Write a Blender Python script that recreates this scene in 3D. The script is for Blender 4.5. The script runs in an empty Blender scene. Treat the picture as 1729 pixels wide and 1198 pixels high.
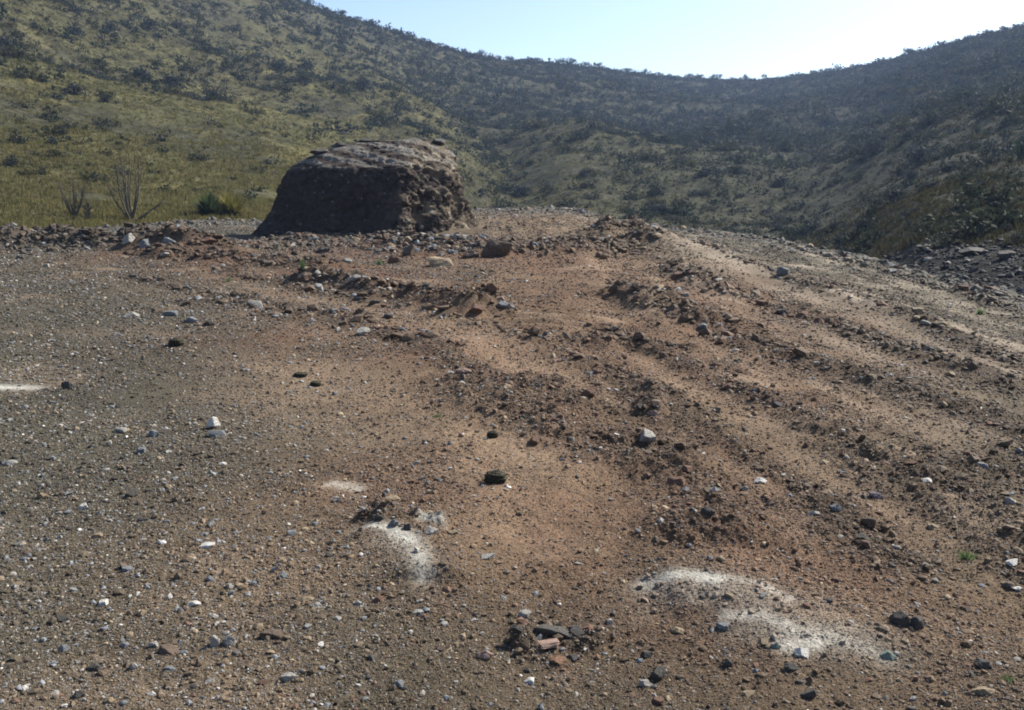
import bpy, bmesh, math, random
import numpy as np
from mathutils import Vector
random.seed(7); RNG = np.random.default_rng(11)
sc = bpy.context.scene
C = sc.collection

# ------------------------------------------------------------------ camera, sky, sun, exposure
W0, H0 = 1729.0, 1198.0
CAMZ = 1.6
HFOV = math.radians(60.0)
F0 = (W0 / 2) / math.tan(HFOV / 2)
PITCH = math.atan((H0 / 2 - 330.0) / F0)
cam_d = bpy.data.cameras.new("camera"); cam = bpy.data.objects.new("camera", cam_d); C.objects.link(cam)
cam_d.sensor_fit = 'HORIZONTAL'; cam_d.angle = HFOV
cam_d.clip_start = 0.05; cam_d.clip_end = 6000
cam.location = (0, 0, CAMZ); cam.rotation_euler = (math.pi / 2 - PITCH, 0, 0)
sc.camera = cam
SUN_AZ, SUN_EL = math.radians(55), math.radians(40)       # azimuth to the right of the view direction (+Y)
w = bpy.data.worlds.new("World"); sc.world = w; w.use_nodes = True
nt = w.node_tree; nt.nodes.clear()
sky = nt.nodes.new("ShaderNodeTexSky"); sky.sky_type = 'NISHITA'; sky.sun_disc = False
sky.sun_elevation = SUN_EL; sky.sun_rotation = SUN_AZ
sky.altitude = 1300; sky.air_density = 1.0; sky.dust_density = 3.0; sky.ozone_density = 1.0
bg = nt.nodes.new("ShaderNodeBackground"); bg.inputs[1].default_value = 0.095
out = nt.nodes.new("ShaderNodeOutputWorld")
nt.links.new(sky.outputs[0], bg.inputs[0]); nt.links.new(bg.outputs[0], out.inputs[0])
sun_d = bpy.data.lights.new("sun", 'SUN'); sun_d.energy = 4.8; sun_d.angle = math.radians(0.5); sun_d.color = (1.0, 0.96, 0.85)
sun = bpy.data.objects.new("sun", sun_d); C.objects.link(sun)
SD = Vector((math.sin(SUN_AZ) * math.cos(SUN_EL), math.cos(SUN_AZ) * math.cos(SUN_EL), math.sin(SUN_EL)))
sun.rotation_euler = (-SD).to_track_quat('-Z', 'Y').to_euler(); sun.location = (60, 60, 80)
sc.view_settings.view_transform = 'Standard'; sc.view_settings.look = 'None'
sc.view_settings.exposure = 1.1; sc.view_settings.gamma = 1.0
sc.cycles.max_bounces = 6; sc.cycles.volume_bounces = 0
sc.cycles.pixel_filter_type = 'BLACKMAN_HARRIS'; sc.cycles.filter_width = 1.9

# ------------------------------------------------------------------ noise
_p = np.random.default_rng(3).permutation(256); PERM = np.concatenate([_p, _p, _p])
_a = np.linspace(0, 2 * np.pi, 256, endpoint=False); GX, GY = np.cos(_a), np.sin(_a)
_g3 = np.random.default_rng(5).normal(size=(256, 3)); _g3 /= np.linalg.norm(_g3, axis=1)[:, None]
def pn(x, y, seed=0):
    x = np.asarray(x, float) + seed * 17.31; y = np.asarray(y, float) - seed * 9.77
    xi = np.floor(x).astype(np.int64); yi = np.floor(y).astype(np.int64)
    fx, fy = x - xi, y - yi
    u = fx ** 3 * (fx * (fx * 6 - 15) + 10); v = fy ** 3 * (fy * (fy * 6 - 15) + 10)
    X, Y = xi & 255, yi & 255
    def g(i, j):
        h = PERM[PERM[(X + i) & 255] + ((Y + j) & 255)]
        return GX[h] * (fx - i) + GY[h] * (fy - j)
    a = g(0, 0) * (1 - u) + g(1, 0) * u; b = g(0, 1) * (1 - u) + g(1, 1) * u
    return (a * (1 - v) + b * v) * 1.5
def pn3(p, s=1.0, seed=0):
    q = p * s + np.array([seed * 3.7, seed * 5.1, -seed * 2.3]); i0 = np.floor(q).astype(np.int64); f = q - i0
    u = f ** 3 * (f * (f * 6 - 15) + 10); I = i0 & 255; r = 0
    for i in (0, 1):
        for j in (0, 1):
            for k in (0, 1):
                h = PERM[PERM[PERM[(I[:, 0] + i) & 255] + ((I[:, 1] + j) & 255)] + ((I[:, 2] + k) & 255)]
                d = ((f - np.array([i, j, k])) * _g3[h]).sum(1)
                r = r + d * (u[:, 0] if i else 1 - u[:, 0]) * (u[:, 1] if j else 1 - u[:, 1]) * (u[:, 2] if k else 1 - u[:, 2])
    return r * 1.5
def fbm(x, y, o=4, seed=0, gain=0.5):
    r = 0; a = 1; t = 0
    for k in range(o):
        r = r + a * pn(x * 2 ** k, y * 2 ** k, seed + k); t += a; a *= gain
    return r / t
def sstep(a, b, x):
    t = np.clip((x - a) / (b - a), 0, 1); return t * t * (3 - 2 * t)

# ------------------------------------------------------------------ mesh, material, tagging helpers
def mesh_np(name, V, Fc, mats, cols=None, smooth=False, mat_idx=None):
    V = np.ascontiguousarray(V, np.float32); Fc = np.ascontiguousarray(Fc, np.int32); n, k = Fc.shape
    me = bpy.data.meshes.new(name)
    me.vertices.add(len(V)); me.vertices.foreach_set("co", V.ravel())
    me.loops.add(n * k); me.loops.foreach_set("vertex_index", Fc.ravel())
    me.polygons.add(n); me.polygons.foreach_set("loop_start", np.arange(0, n * k, k, dtype=np.int32))
    me.polygons.foreach_set("use_smooth", np.full(n, smooth, bool))
    if mat_idx is not None: me.polygons.foreach_set("material_index", np.ascontiguousarray(mat_idx, np.int32))
    for m in (mats if isinstance(mats, (list, tuple)) else [mats]): me.materials.append(m)
    if cols is not None:
        a = me.color_attributes.new("tint", 'FLOAT_COLOR', 'POINT')
        c = np.ones((len(V), 4), np.float32); c[:, :3] = cols; a.data.foreach_set("color", c.ravel())
    me.update(calc_edges=True); me.validate()
    return me
def link(name, me, parent=None, loc=(0, 0, 0), rot=(0, 0, 0), scale=(1, 1, 1)):
    o = bpy.data.objects.new(name, me); C.objects.link(o)
    o.location = loc; o.rotation_euler = rot; o.scale = scale; o.parent = parent
    return o
def tag(o, label=None, cat=None, group=None, kind=None):
    if label: o["label"] = label
    if cat: o["category"] = cat
    if group: o["group"] = group
    if kind: o["kind"] = kind
    return o
class NB:                                   # tiny node-graph helper
    def __init__(s, name):
        s.m = bpy.data.materials.new(name); s.m.use_nodes = True; s.t = s.m.node_tree; s.t.nodes.clear()
    def n(s, typ, inp=None, **kw):
        nd = s.t.nodes.new("ShaderNode" + typ)
        for k, v in kw.items(): setattr(nd, k, v)
        for k, v in (inp or {}).items():
            if isinstance(v, bpy.types.NodeSocket): s.t.links.new(v, nd.inputs[k])
            else: nd.inputs[k].default_value = v
        return nd
    def ramp(s, fac, stops):
        r = s.n("ValToRGB", {0: fac}); e = r.color_ramp.elements
        while len(e) < len(stops): e.new(0.5)
        for i, (p, c) in enumerate(stops):
            e[i].position = p; e[i].color = (*c, 1) if isinstance(c, tuple) else (c, c, c, 1)
        return r.outputs[0]
    def mix(s, a, b, fac=1.0, mode='MULTIPLY'):
        nd = s.n("Mix", data_type='RGBA', blend_type=mode)
        for i, v in ((0, fac), (6, a), (7, b)):
            if isinstance(v, bpy.types.NodeSocket): s.t.links.new(v, nd.inputs[i])
            else: nd.inputs[i].default_value = v
        return nd.outputs[2]
    def done(s, col, rough=0.95, spec=0.2, bump=None, transl=0.0):
        p = s.n("BsdfPrincipled", {"Base Color": col, "Roughness": rough, "Specular IOR Level": spec})
        if bump: s.t.links.new(bump, p.inputs["Normal"])
        o = p.outputs[0]
        if transl:
            tr = s.n("BsdfTranslucent", {0: col}); o = s.n("MixShader", {0: transl, 1: o, 2: tr.outputs[0]}).outputs[0]
        ou = s.n("OutputMaterial", {0: o})
        return s.m
def soil_mat():
    b = NB("soil"); a = b.n("Attribute", attribute_name="tint").outputs[0]
    co = b.n("NewGeometry").outputs[0]
    n1 = b.n("TexNoise", {"Vector": co, "Scale": 38.0, "Detail": 6.0, "Roughness": 0.75}).outputs[0]
    n2 = b.n("TexNoise", {"Vector": co, "Scale": 170.0, "Detail": 3.0, "Roughness": 0.7}).outputs[0]
    c = b.mix(a, b.ramp(n1, [(0.3, 0.62), (0.7, 1.38)])); c = b.mix(c, b.ramp(n2, [(0.3, 0.6), (0.72, 1.4)]))
    vo = b.n("TexVoronoi", {"Vector": co, "Scale": 75.0, "Randomness": 1.0})
    bp = b.n("Bump", {"Strength": 0.9, "Distance": 0.012, "Height": n1}).outputs[0]
    bp = b.n("Bump", {"Strength": 0.6, "Distance": 0.006, "Height": vo.outputs[0], "Normal": bp}, invert=True).outputs[0]
    return b.done(c, 0.95, 0.12, bp)
def stone_mat(name, col=None, rough=0.85, scale=14.0, spec=0.3):
    b = NB(name); co = b.n("TexCoord").outputs["Object"]
    if col is None: base = b.n("Attribute", attribute_name="tint").outputs[0]; co = b.n("NewGeometry").outputs[0]; scale = 60.0
    else: base = (*col, 1)
    n1 = b.n("TexNoise", {"Vector": co, "Scale": scale * 0.35, "Detail": 5.0, "Roughness": 0.7}).outputs[0]
    n2 = b.n("TexNoise", {"Vector": co, "Scale": scale, "Detail": 4.0, "Roughness": 0.7}).outputs[0]
    c = b.mix(base, b.ramp(n1, [(0.3, (0.62, 0.58, 0.54)), (0.7, (1.3, 1.28, 1.25))])); c = b.mix(c, b.ramp(n2, [(0.35, 0.75), (0.7, 1.2)]))
    bp = b.n("Bump", {"Strength": 0.5, "Distance": 0.05 if col else 0.004, "Height": n2}).outputs[0]
    return b.done(c, rough, spec, bp)
def plant_mat(name, col, transl=0.3, tint=False, var=0.35):
    b = NB(name)
    base = b.n("Attribute", attribute_name="tint").outputs[0] if tint else (*col, 1)
    r = b.n("ObjectInfo").outputs["Random"]
    g = b.n("NewGeometry").outputs["Random Per Island"]
    c = b.mix(base, b.ramp(g, [(0.0, 1 - var), (1.0, 1 + var)])); c = b.mix(c, b.ramp(r, [(0.0, (0.8, 0.85, 0.85)), (1.0, (1.2, 1.12, 1.05))]))
    return b.done(c, 0.8, 0.15, None, transl)

# ------------------------------------------------------------------ camera rays and the polar plan of the place
CP, SP = math.cos(PITCH), math.sin(PITCH)
def ray(px, py):
    dx = (px - W0 / 2) / F0; up = (H0 / 2 - py) / F0
    return np.array([dx, CP + up * SP, -SP + up * CP])
def az_tan(px, py):
    d = ray(px, py); return math.atan2(d[0], d[1]), d[2] / math.hypot(d[0], d[1])
def project(P):
    P = np.atleast_2d(P); X = P[:, 0]; Y = P[:, 1]; Z = P[:, 2] - CAMZ
    dep = Y * CP - Z * SP; up = Y * SP + Z * CP
    dep = np.where(dep < 0.05, 1e-3, dep)
    return W0 / 2 + F0 * X / dep, H0 / 2 - F0 * up / dep, dep
AZT = np.linspace(-math.pi, math.pi, 4001)
def table(pts, sm=6):
    a = np.interp(AZT, [p[0] for p in pts], [p[1] for p in pts])
    k = np.exp(-0.5 * (np.arange(-40, 41) / sm) ** 2); k /= k.sum()
    return np.convolve(np.pad(a, 40, mode='edge'), k, 'valid')
# far edge of the graded bench as the photo shows it: (px, py, distance)
EDGE = [(-300, 400, 36), (0, 396, 40), (150, 386, 42), (330, 372, 46), (480, 372, 48), (640, 366, 50), (800, 352, 50), (980, 352, 48), (1060, 376, 42),
        (1250, 395, 36), (1450, 430, 29), (1600, 470, 23), (1729, 500, 19), (2000, 560, 15)]
_e = [(*az_tan(x, y), R) for x, y, R in EDGE]
TE = table([(a, t) for a, t, R in _e]); TR = table([(a, R) for a, t, R in _e])
TDROP = table([(az_tan(x, 380)[0], d) for x, d in [(0, 0.1), (450, 0.1), (650, 2.0), (900, 5.0), (1300, 5.0), (1450, 3.0), (1560, 1.1), (1729, 1.0)]])
# skyline: (px, py, distance)
SKY = [(-900, -330, 150), (-400, -260, 190), (0, -180, 230), (250, -95, 260), (400, -45, 285), (510, 2, 300), (600, 32, 320), (700, 63, 335), (780, 88, 350),
       (860, 102, 375), (940, 108, 395), (1010, 112, 405), (1060, 123, 420), (1150, 131, 435), (1250, 134, 440), (1330, 131, 430), (1400, 121, 415), (1480, 107, 395), (1560, 85, 375),
       (1640, 64, 350), (1729, 46, 330), (1900, 10, 300), (2300, -60, 260)]
_s = [(*az_tan(x, y), R) for x, y, R in SKY]
TS = table([(a, t) for a, t, R in _s], 4); TRS = table([(a, R) for a, t, R in _s], 8)
def tab(T, az): return np.interp(az, AZT, T)
def bench_base(x, y):
    r = np.hypot(x, y); az = np.arctan2(x, y); R = tab(TR, az); zE = CAMZ + R * tab(TE, az)
    s = r / R; z = zE * np.clip(s, 0, 1.0) ** 1.6
    sl = 0.18 + 0.5 * sstep(0.0, 2.0, tab(TDROP, az))
    return z - np.where(s > 1, (r - R) * sl * sstep(1.0, 1.06, s), 0)
_T = np.concatenate([np.linspace(1.2, 12, 1500), np.linspace(12, 75, 3000)])
def gp(px, py, zf=bench_base):
    d = ray(px, py); X, Y, Z = d[0] * _T, d[1] * _T, CAMZ + d[2] * _T
    m = np.nonzero(Z <= zf(X, Y))[0]; i = m[0] if len(m) else len(_T) - 1
    return np.array([X[i], Y[i]])
def line(*pts): return np.array([gp(a, b) for a, b in pts])
def dist(x, y, L):
    """distance to a polyline, and the parameter 0..1 along it"""
    best = np.full(np.shape(x), 1e9); par = np.zeros(np.shape(x)); n = len(L) - 1
    for i in range(n):
        a, b = L[i], L[i + 1]; d = b - a; ll = (d * d).sum() + 1e-9
        t = np.clip(((x - a[0]) * d[0] + (y - a[1]) * d[1]) / ll, 0, 1)
        q = np.hypot(x - a[0] - t * d[0], y - a[1] - t * d[1]); k = q < best
        best = np.where(k, q, best); par = np.where(k, (i + t) / n, par)
    return best, par
# heaped rows of pushed-up earth: (line, half width, height)
ROWS = [(line((-150, 418), (60, 410), (150, 412), (250, 418), (400, 428)), 1.2, 0.46),
        (line((240, 430), (330, 436), (430, 446), (560, 460)), 0.9, 0.20),
        (line((470, 478), (600, 486), (700, 503), (790, 520), (850, 541)), 0.55, 0.22),
        (line((330, 500), (480, 530), (640, 560)), 0.5, 0.05),
        (line((440, 412), (600, 404), (720, 412), (820, 420), (960, 424), (1060, 415)), 1.6, 0.16),
        (line((1010, 408), (1070, 398), (1090, 418)), 1.1, 0.42),
        (line((1010, 500), (1090, 512), (1160, 535), (1220, 560)), 0.55, 0.17),
        (line((1110, 455), (1180, 480), (1230, 500)), 0.6, 0.14),
        (line((955, 575), (1060, 590), (1200, 600)), 0.35, 0.08),
        (line((770, 625), (860, 690), (960, 740), (1080, 770), (1160, 810), (1200, 870), (1240, 930)), 0.42, 0.085),
        (line((880, 640), (1000, 690), (1130, 700)), 0.35, 0.07),
        (line((860, 1070), (960, 1068), (1010, 1090)), 0.14, 0.025),
        (line((610, 870), (690, 885), (760, 900)), 0.10, 0.045),
        (line((1180, 570), (1330, 600), (1500, 660), (1729, 730)), 0.35, 0.06),
        (line((1400, 560), (1560, 600), (1729, 650)), 0.4, 0.07),
        (line((1450, 770), (1600, 800), (1729, 830)), 0.25, 0.05)]
FAN = [line((1110, 403), (1300, 480), (1500, 548), (1740, 650)), line((1080, 440), (1200, 500), (1400, 575), (1740, 700)), line((1010, 480), (1200, 590), (1450, 690), (1740, 800)), line((960, 545), (1150, 650), (1400, 780), (1600, 900), (1700, 980)),
       line((1290, 410), (1500, 468), (1740, 550)), line((300, 455), (600, 522), (850, 590), (1050, 690), (1150, 760)), line((150, 470), (400, 520), (650, 600), (800, 690)), line((1380, 425), (1600, 485), (1740, 525)), line((890, 600), (1080, 700), (1300, 850), (1450, 1000))]
ROWS += [(L + np.array([.55, .35]) * f, .24, .026) for L, f in zip(FAN, (1, 1, .9, .6, 1, .8, .8, 1, .5))]
# long low swells with a light crest
SWELL = [(line((1080, 990), (1190, 985), (1300, 1020), (1400, 1070), (1520, 1130)), 0.30, 0.055),
         (line((600, 895), (680, 905), (725, 950), (715, 985)), 0.22, 0.045),
         (line((730, 740), (880, 770), (1020, 830)), 0.5, 0.03),
         (line((1110, 405), (1300, 480)), 1.0, 0.12),
         (line((1390, 490), (1560, 560)), 0.7, 0.07),
         (line((520, 530), (700, 570), (830, 610)), 0.8, 0.06)]
# packed pale dust on the wheel tracks: (line, half width, strength)
DUST = [(line((430, 590), (620, 680), (800, 760), (930, 900)), 0.75, 0.55), (line((560, 520), (800, 570), (960, 640)), 0.8, 0.4), (line((1110, 405), (1190, 428), (1300, 482)), 0.65, 0.95), (line((1290, 412), (1380, 430), (1450, 455)), 0.5, 0.7), (line((1330, 445), (1420, 462)), 0.25, 0.8),
        (line((1390, 495), (1450, 517), (1500, 535)), 0.16, 1.1), (line((1440, 497), (1540, 520)), 0.14, 0.8), (line((1420, 470), (1520, 495)), 0.14, 0.6),
        (line((1600, 552), (1680, 578), (1760, 600)), 0.13, 1.15), (line((1560, 500), (1720, 560)), 0.2, 0.5), (line((1190, 632), (1330, 658)), 0.16, 0.8),
        (line((1480, 775), (1560, 790)), 0.12, 0.7), (line((1560, 840), (1729, 920)), 0.2, 0.55), (line((1150, 480), (1290, 510)), 0.4, 0.5),
        (line((700, 560), (830, 600), (960, 640)), 0.4, 0.6), (line((420, 495), (620, 520), (780, 545)), 0.45, 0.6), (line((860, 540), (960, 540)), 0.4, 0.55),
        (line((730, 735), (860, 755), (940, 800)), 0.30, 0.85), (line((800, 820), (900, 900), (960, 960)), 0.35, 0.5), (line((420, 640), (560, 690), (680, 730)), 0.6, 0.5),
        (line((1210, 690), (1300, 720), (1400, 740)), 0.25, 0.5), (line((950, 455), (1040, 452)), 0.5, 0.7), (line((640, 470), (730, 480)), 0.25, 0.6), (line((150, 452), (210, 455)), 0.25, 0.6),
        (line((540, 815), (610, 822)), 0.12, 0.7), (line((980, 530), (1060, 545)), 0.3, 0.5), (line((1250, 1010), (1420, 1075)), 0.14, 0.35)]
CHALK = [(line((1110, 1000), (1190, 1003), (1290, 1035)), 0.15, 0.26), (line((660, 925), (700, 960)), 0.10, 0.2), (line((1250, 1062), (1400, 1100)), 0.11, 0.22), (line((612, 902), (660, 908), (700, 930)), 0.045, 0.9), (line((690, 925), (715, 960), (712, 982)), 0.05, 0.6), (line((1090, 985), (1150, 984), (1200, 992)), 0.05, 0.85),
         (line((1190, 990), (1280, 1002), (1330, 1030)), 0.035, 0.5), (line((1235, 1046), (1290, 1052), (1340, 1075)), 0.035, 0.7), (line((1330, 1080), (1390, 1090), (1490, 1118)), 0.045, 0.34),
         (line((-30, 648), (58, 650)), 0.09, 0.85), (line((560, 815), (605, 824)), 0.05, 0.6), (line((715, 893), (740, 900)), 0.035, 0.7), (line((1335, 1098), (1370, 1100)), 0.05, 0.8), (line((1270, 1010), (1500, 1110)), 0.12, 0.13)]
CLAY = [(line((770, 540), (830, 548)), 0.12, 0.9), (line((960, 462), (1030, 455)), 0.45, 0.55), (line((930, 1098), (945, 1120)), 0.05, 0.7), (line((1190, 855), (1240, 930)), 0.25, 0.5), (line((1200, 545), (1260, 575)), 0.4, 0.35),
        (line((600, 455), (900, 440)), 1.2, 0.4), (line((900, 595), (1240, 610)), 0.5, 0.4)]
RED = [(line((780, 610), (930, 700), (1080, 770), (1180, 840), (1260, 960)), 1.0), (line((300, 430), (520, 460), (760, 500)), 2.6), (line((600, 420), (900, 440), (1100, 470), (1220, 560)), 3.2), (line((560, 560), (900, 600), (1150, 640)), 1.8), (line((700, 800), (960, 900)), 0.7)]
ND = len(DUST); DUST += [(L, w_, s_) for L, w_, s_ in zip(FAN, (.32, .28, .24, .2, .28, .34, .3, .25, .16), (.62, .45, .5, .42, .65, .42, .25, .5, .3))]
TRD = gp(1700, 600) - gp(1110, 405); TRD /= np.linalg.norm(TRD)           # direction the machine tracks run
CLEAT = gp(915, 540)
def row_mask(x, y):
    h = np.zeros(np.shape(x)); m = np.zeros(np.shape(x))
    for i, (L, wd, ht) in enumerate(ROWS):
        d, t = dist(x, y, L)
        k = d < wd * 2.2
        if not k.any(): continue
        xx, yy, dd, tt = x[k], y[k], d[k], t[k]
        dd = dd + wd * 0.5 * pn(xx / wd / 1.6, yy / wd / 1.6, 40 + i)
        e = np.exp(-(np.clip(dd, 0, None) / wd) ** 2 * 1.6) * sstep(0, 0.1, tt) ** 0.5 * (1 - sstep(0.9, 1.0, tt)) ** 0.5
        lum = 0.75 + 0.7 * pn(xx / wd * 0.9, yy / wd * 0.9, 60 + i) + 0.5 * np.abs(pn(xx / wd * 2.4, yy / wd * 2.4, 70 + i))
        h[k] += ht * e * np.clip(lum, 0.1, 2); m[k] = np.maximum(m[k], e)
    return h, m
def bench(x, y, fine=True):
    """finished height of the bench, and how rubbly it is there"""
    z = bench_base(x, y); r = np.hypot(x, y)
    z = z + 0.07 * fbm(x / 5.0, y / 5.0, 3, 1) * sstep(1, 8, r) + 0.02 * pn(x / 1.3, y / 1.3, 9)
    a = x * TRD[0] + y * TRD[1]; c = x * TRD[1] - y * TRD[0]
    z = z + (0.035 * pn(a / 6, c / 0.5, 4) + 0.05 * pn(a / 8, c / 1.3, 5)) * sstep(-3, 4, x + 0.1 * y)
    h, m = row_mask(x, y)
    for i, (L, wd, ht) in enumerate(SWELL):
        d, t = dist(x, y, L); z = z + ht * np.exp(-(d / wd) ** 2) * sstep(0, .15, t) * (1 - sstep(.85, 1, t))
    edge = sstep(0.86, 1.0, r / tab(TR, np.arctan2(x, y)))
    m = np.maximum(m, edge * 0.7)
    fur = sstep(-.05, .55, pn(a / 4.5, c / 0.5, 4) + .6 * pn(a / 1.5, c / .35, 6)) * sstep(-2, 3, x + .15 * y) * sstep(2.5, 5, r)
    m = np.maximum(m, .62 * fur)
    if fine:
        ch = np.zeros(np.shape(x))
        for L, wd, q in CHALK: d, t = dist(x, y, L); ch = np.maximum(ch, q * np.exp(-(d / wd / 1.2) ** 2))
        am = (1 - .75 * ch) * (0.4 + 1.4 * m + 0.5 * np.clip(fbm(x / 0.9, y / 0.9, 3, 16) + .1, 0, 1))
        lf = sstep(5.0, 25.0, r)
        z = z + h + am * (0.022 * pn(x / 0.42, y / 0.42, 11) + 0.016 * np.abs(pn(x / 0.19, y / 0.19, 12)) + 0.010 * pn(x / 0.12, y / 0.12, 17) * sstep(12, 6, np.hypot(x, y)) + 0.007 * np.abs(pn(x / 0.07, y / 0.07, 13)) + 0.006 * pn(x / 0.032, y / 0.032, 15) * sstep(9, 5, np.hypot(x, y)) + 0.05 * lf * pn(x / 0.8, y / 0.8, 14))
        cl = np.exp(-(((x - CLEAT[0]) / 0.75) ** 2 + ((y - CLEAT[1]) / 1.3) ** 2) ** 2)
        z = z + cl * 0.035 * np.sin((y - CLEAT[1] + 0.25 * (x - CLEAT[0])) / 0.42 * 2 * np.pi)
    else: z = z + h
    return z, m
def mixc(c, k, w):
    return c * (1 - w[..., None]) + np.asarray(k) * w[..., None]
def soil(x, y, m):
    """colour of the earth at a point; the foreground also carries painted lens vignette"""
    sh = np.shape(x); r = np.hypot(x, y)
    c = np.ones(sh + (3,)) * np.array([0.250, 0.172, 0.112])
    c = mixc(c, [0.118, 0.106, 0.082], np.clip(sstep(0.5, -3.0, x + 0.28 * y * 0 + 0.02 * y + 0.8 * pn(x / 2, y / 2, 21)) * 0.9, 0, 1))
    c = mixc(c, [0.148, 0.126, 0.090], sstep(1.0, 5.0, x - 0.1 * y + 1.0 * pn(x / 2.5, y / 2.5, 22)))
    c = mixc(c, [0.128, 0.107, 0.076], sstep(3.9, 2.7, r + .5 * pn(x / .8, y / .8, 27)) * .7)  # foreground: greyer gravel, plus lens vignette put into the colour
    rd = np.zeros(sh)
    for L, wd in RED:
        d, t = dist(x, y, L); rd = np.maximum(rd, np.exp(-(d / wd) ** 2) * (0.8 + 0.5 * pn(x / wd * 1.4, y / wd * 1.4, 23)))
    c = mixc(c, [0.238, 0.128, 0.080], np.clip(rd, 0, 1) * 0.9)
    c = mixc(c, [0.112, 0.078, 0.058], np.clip(m, 0, 1) * 0.62)
    du = np.zeros(sh)
    gap = np.clip(.62 + 1.15 * fbm(x / 1.9, y / 1.9, 3, 24), .1, 1.15)
    for i, (L, wd, s) in enumerate(DUST):
        d, t = dist(x, y, L); s = s * (gap if i >= ND else np.maximum(gap, .75)); d = d + wd * 0.55 * fbm(x / wd / 1.2, y / wd / 1.2, 4, 25 + i)
        du = np.maximum(du, s * np.exp(-np.clip(d / wd, 0, None) ** 2) * (1 - sstep(0.8, 1.0, t)) * sstep(0, 0.15, t))
    a = x * TRD[0] + y * TRD[1]; cc = x * TRD[1] - y * TRD[0]
    du = np.maximum(du, 0.6 * sstep(0.15, 0.6, pn(a / 3.5, cc / 0.35, 31) + 0.5 * pn(a / 1.2, cc / 0.2, 32)) * sstep(0, 3, x) * (1 - m))
    du = np.maximum(du, 0.4 * sstep(0.0, 0.6, fbm(x / 1.3, y / 1.3, 5, 33)) * (1 - m))
    dc = np.array([0.50, 0.345, 0.24]) + np.clip(sstep(0, 6, x)[..., None], 0, 1) * np.array([0.03, 0.075, 0.09])
    du = np.clip(du, 0, 1)[..., None]
    c = c * (1 - du) + dc * du
    for i, (L, wd, s) in enumerate(CLAY):
        d, t = dist(x, y, L); c = mixc(c, [0.32, 0.19, 0.125], np.clip(0.6 * s * np.exp(-(d / wd) ** 2) * (0.9 + 0.8 * pn(x / wd, y / wd, 35)), 0, 1))
    for i, (L, wd, s) in enumerate(CHALK):
        d, t = dist(x, y, L); d = d + wd * 0.7 * fbm(x / wd / 1.5, y / wd / 1.5, 4, 80 + i)
        c = mixc(c, [0.88, 0.83, 0.76], np.clip(1.0 * s * np.exp(-np.clip(d / wd, 0, None) ** 2) * (0.85 + 0.25 * pn(x / 0.11, y / 0.11, 36) + .35 * pn(x / 0.3, y / 0.3, 39)), 0, 1))
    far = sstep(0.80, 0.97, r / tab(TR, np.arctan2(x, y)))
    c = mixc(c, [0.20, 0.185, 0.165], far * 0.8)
    v = 1 + 0.28 * fbm(x / 0.35, y / 0.35, 4, 37) + 0.2 * fbm(x / 2.2, y / 2.2, 3, 38)
    return np.clip(c * v[..., None] * np.array([0.465, 0.475, 0.46]), 0.02, 0.8)
def polar(az, r):
    A, Rr = np.meshgrid(az, r); n, k = Rr.shape
    i = np.arange((n - 1) * k).reshape(n - 1, k)[:, :-1].ravel()
    return A, Rr, np.stack([i, i + 1, i + k + 1, i + k], 1)[:, ::-1]

SOIL = soil_mat()
# ------------------------------------------------------------------ bench
rr = [0.25]
while rr[-1] < 62: rr.append(rr[-1] + min(max(rr[-1] ** 2 / 1300, 0.0055), 0.0046 * rr[-1]) if rr[-1] > 1.8 else rr[-1] * 1.08)
azf = np.arange(-0.74, 0.74, 0.0016)
azs = np.concatenate([np.linspace(-math.pi, -0.75, 60), azf, np.linspace(0.75, math.pi, 60)])
A, Rr, Fq = polar(azs, np.array(rr))
X, Y = Rr * np.sin(A), Rr * np.cos(A)
Z, M = bench(X, Y)
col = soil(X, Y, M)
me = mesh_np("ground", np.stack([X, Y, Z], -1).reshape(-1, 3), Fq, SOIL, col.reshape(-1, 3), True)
tag(link("ground", me), "graded bench of bare brown dirt and gravel with tracks", "ground", kind="structure")

# ------------------------------------------------------------------ hills
def hill(x, y):
    r = np.hypot(x, y); az = np.arctan2(x, y); R = tab(TR, az); Rs = tab(TRS, az)
    z0 = CAMZ + R * tab(TE, az) - tab(TDROP, az) - 0.04; zs = CAMZ + Rs * tab(TS, az)
    t = (r - R) / (Rs - R); tc = np.clip(t, 0, 1)
    left = sstep(-0.05, -0.4, az)
    g = (0.62 - 0.22 * left) * tc + (0.38 + 0.22 * left) * tc ** 2
    z = z0 + (zs - z0) * g
    z = z - np.where(t < 0, (R - r) * 0.25 + 0.25 * sstep(0, -0.02, t), 0) - np.where(t > 1, (r - Rs) * 0.35, 0)
    env = np.clip(tc * (1 - tc) * 4, 0, 1)
    z = z + env * (5.5 * fbm(x / 90, y / 90, 3, 101) - 4.0 * np.abs(fbm(x / 45, y / 45, 3, 105)))
    ga = 0.02 + 0.0 * t - 0.16 * tc ** 1.2                       # the gully that runs up between the left hill and the middle one
    z = z - 4.0 * np.exp(-((az - ga) / 0.045) ** 2) * sstep(0.02, 0.3, t) * (1 - sstep(0.6, 0.95, t))
    ga2 = 0.30 + 0.10 * tc
    z = z - 1.5 * np.exp(-((az - ga2) / 0.05) ** 2) * sstep(0.02, 0.3, t) * (1 - sstep(0.6, 0.95, t))
    sm = sstep(0.0, 0.05, t)
    z = z + sm * (0.9 * fbm(x / 14, y / 14, 4, 111) + 0.25 * pn(x / 2.6, y / 2.6, 115)) * (0.35 + 0.65 * sstep(0.1, 0.5, t))
    return z
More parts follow.
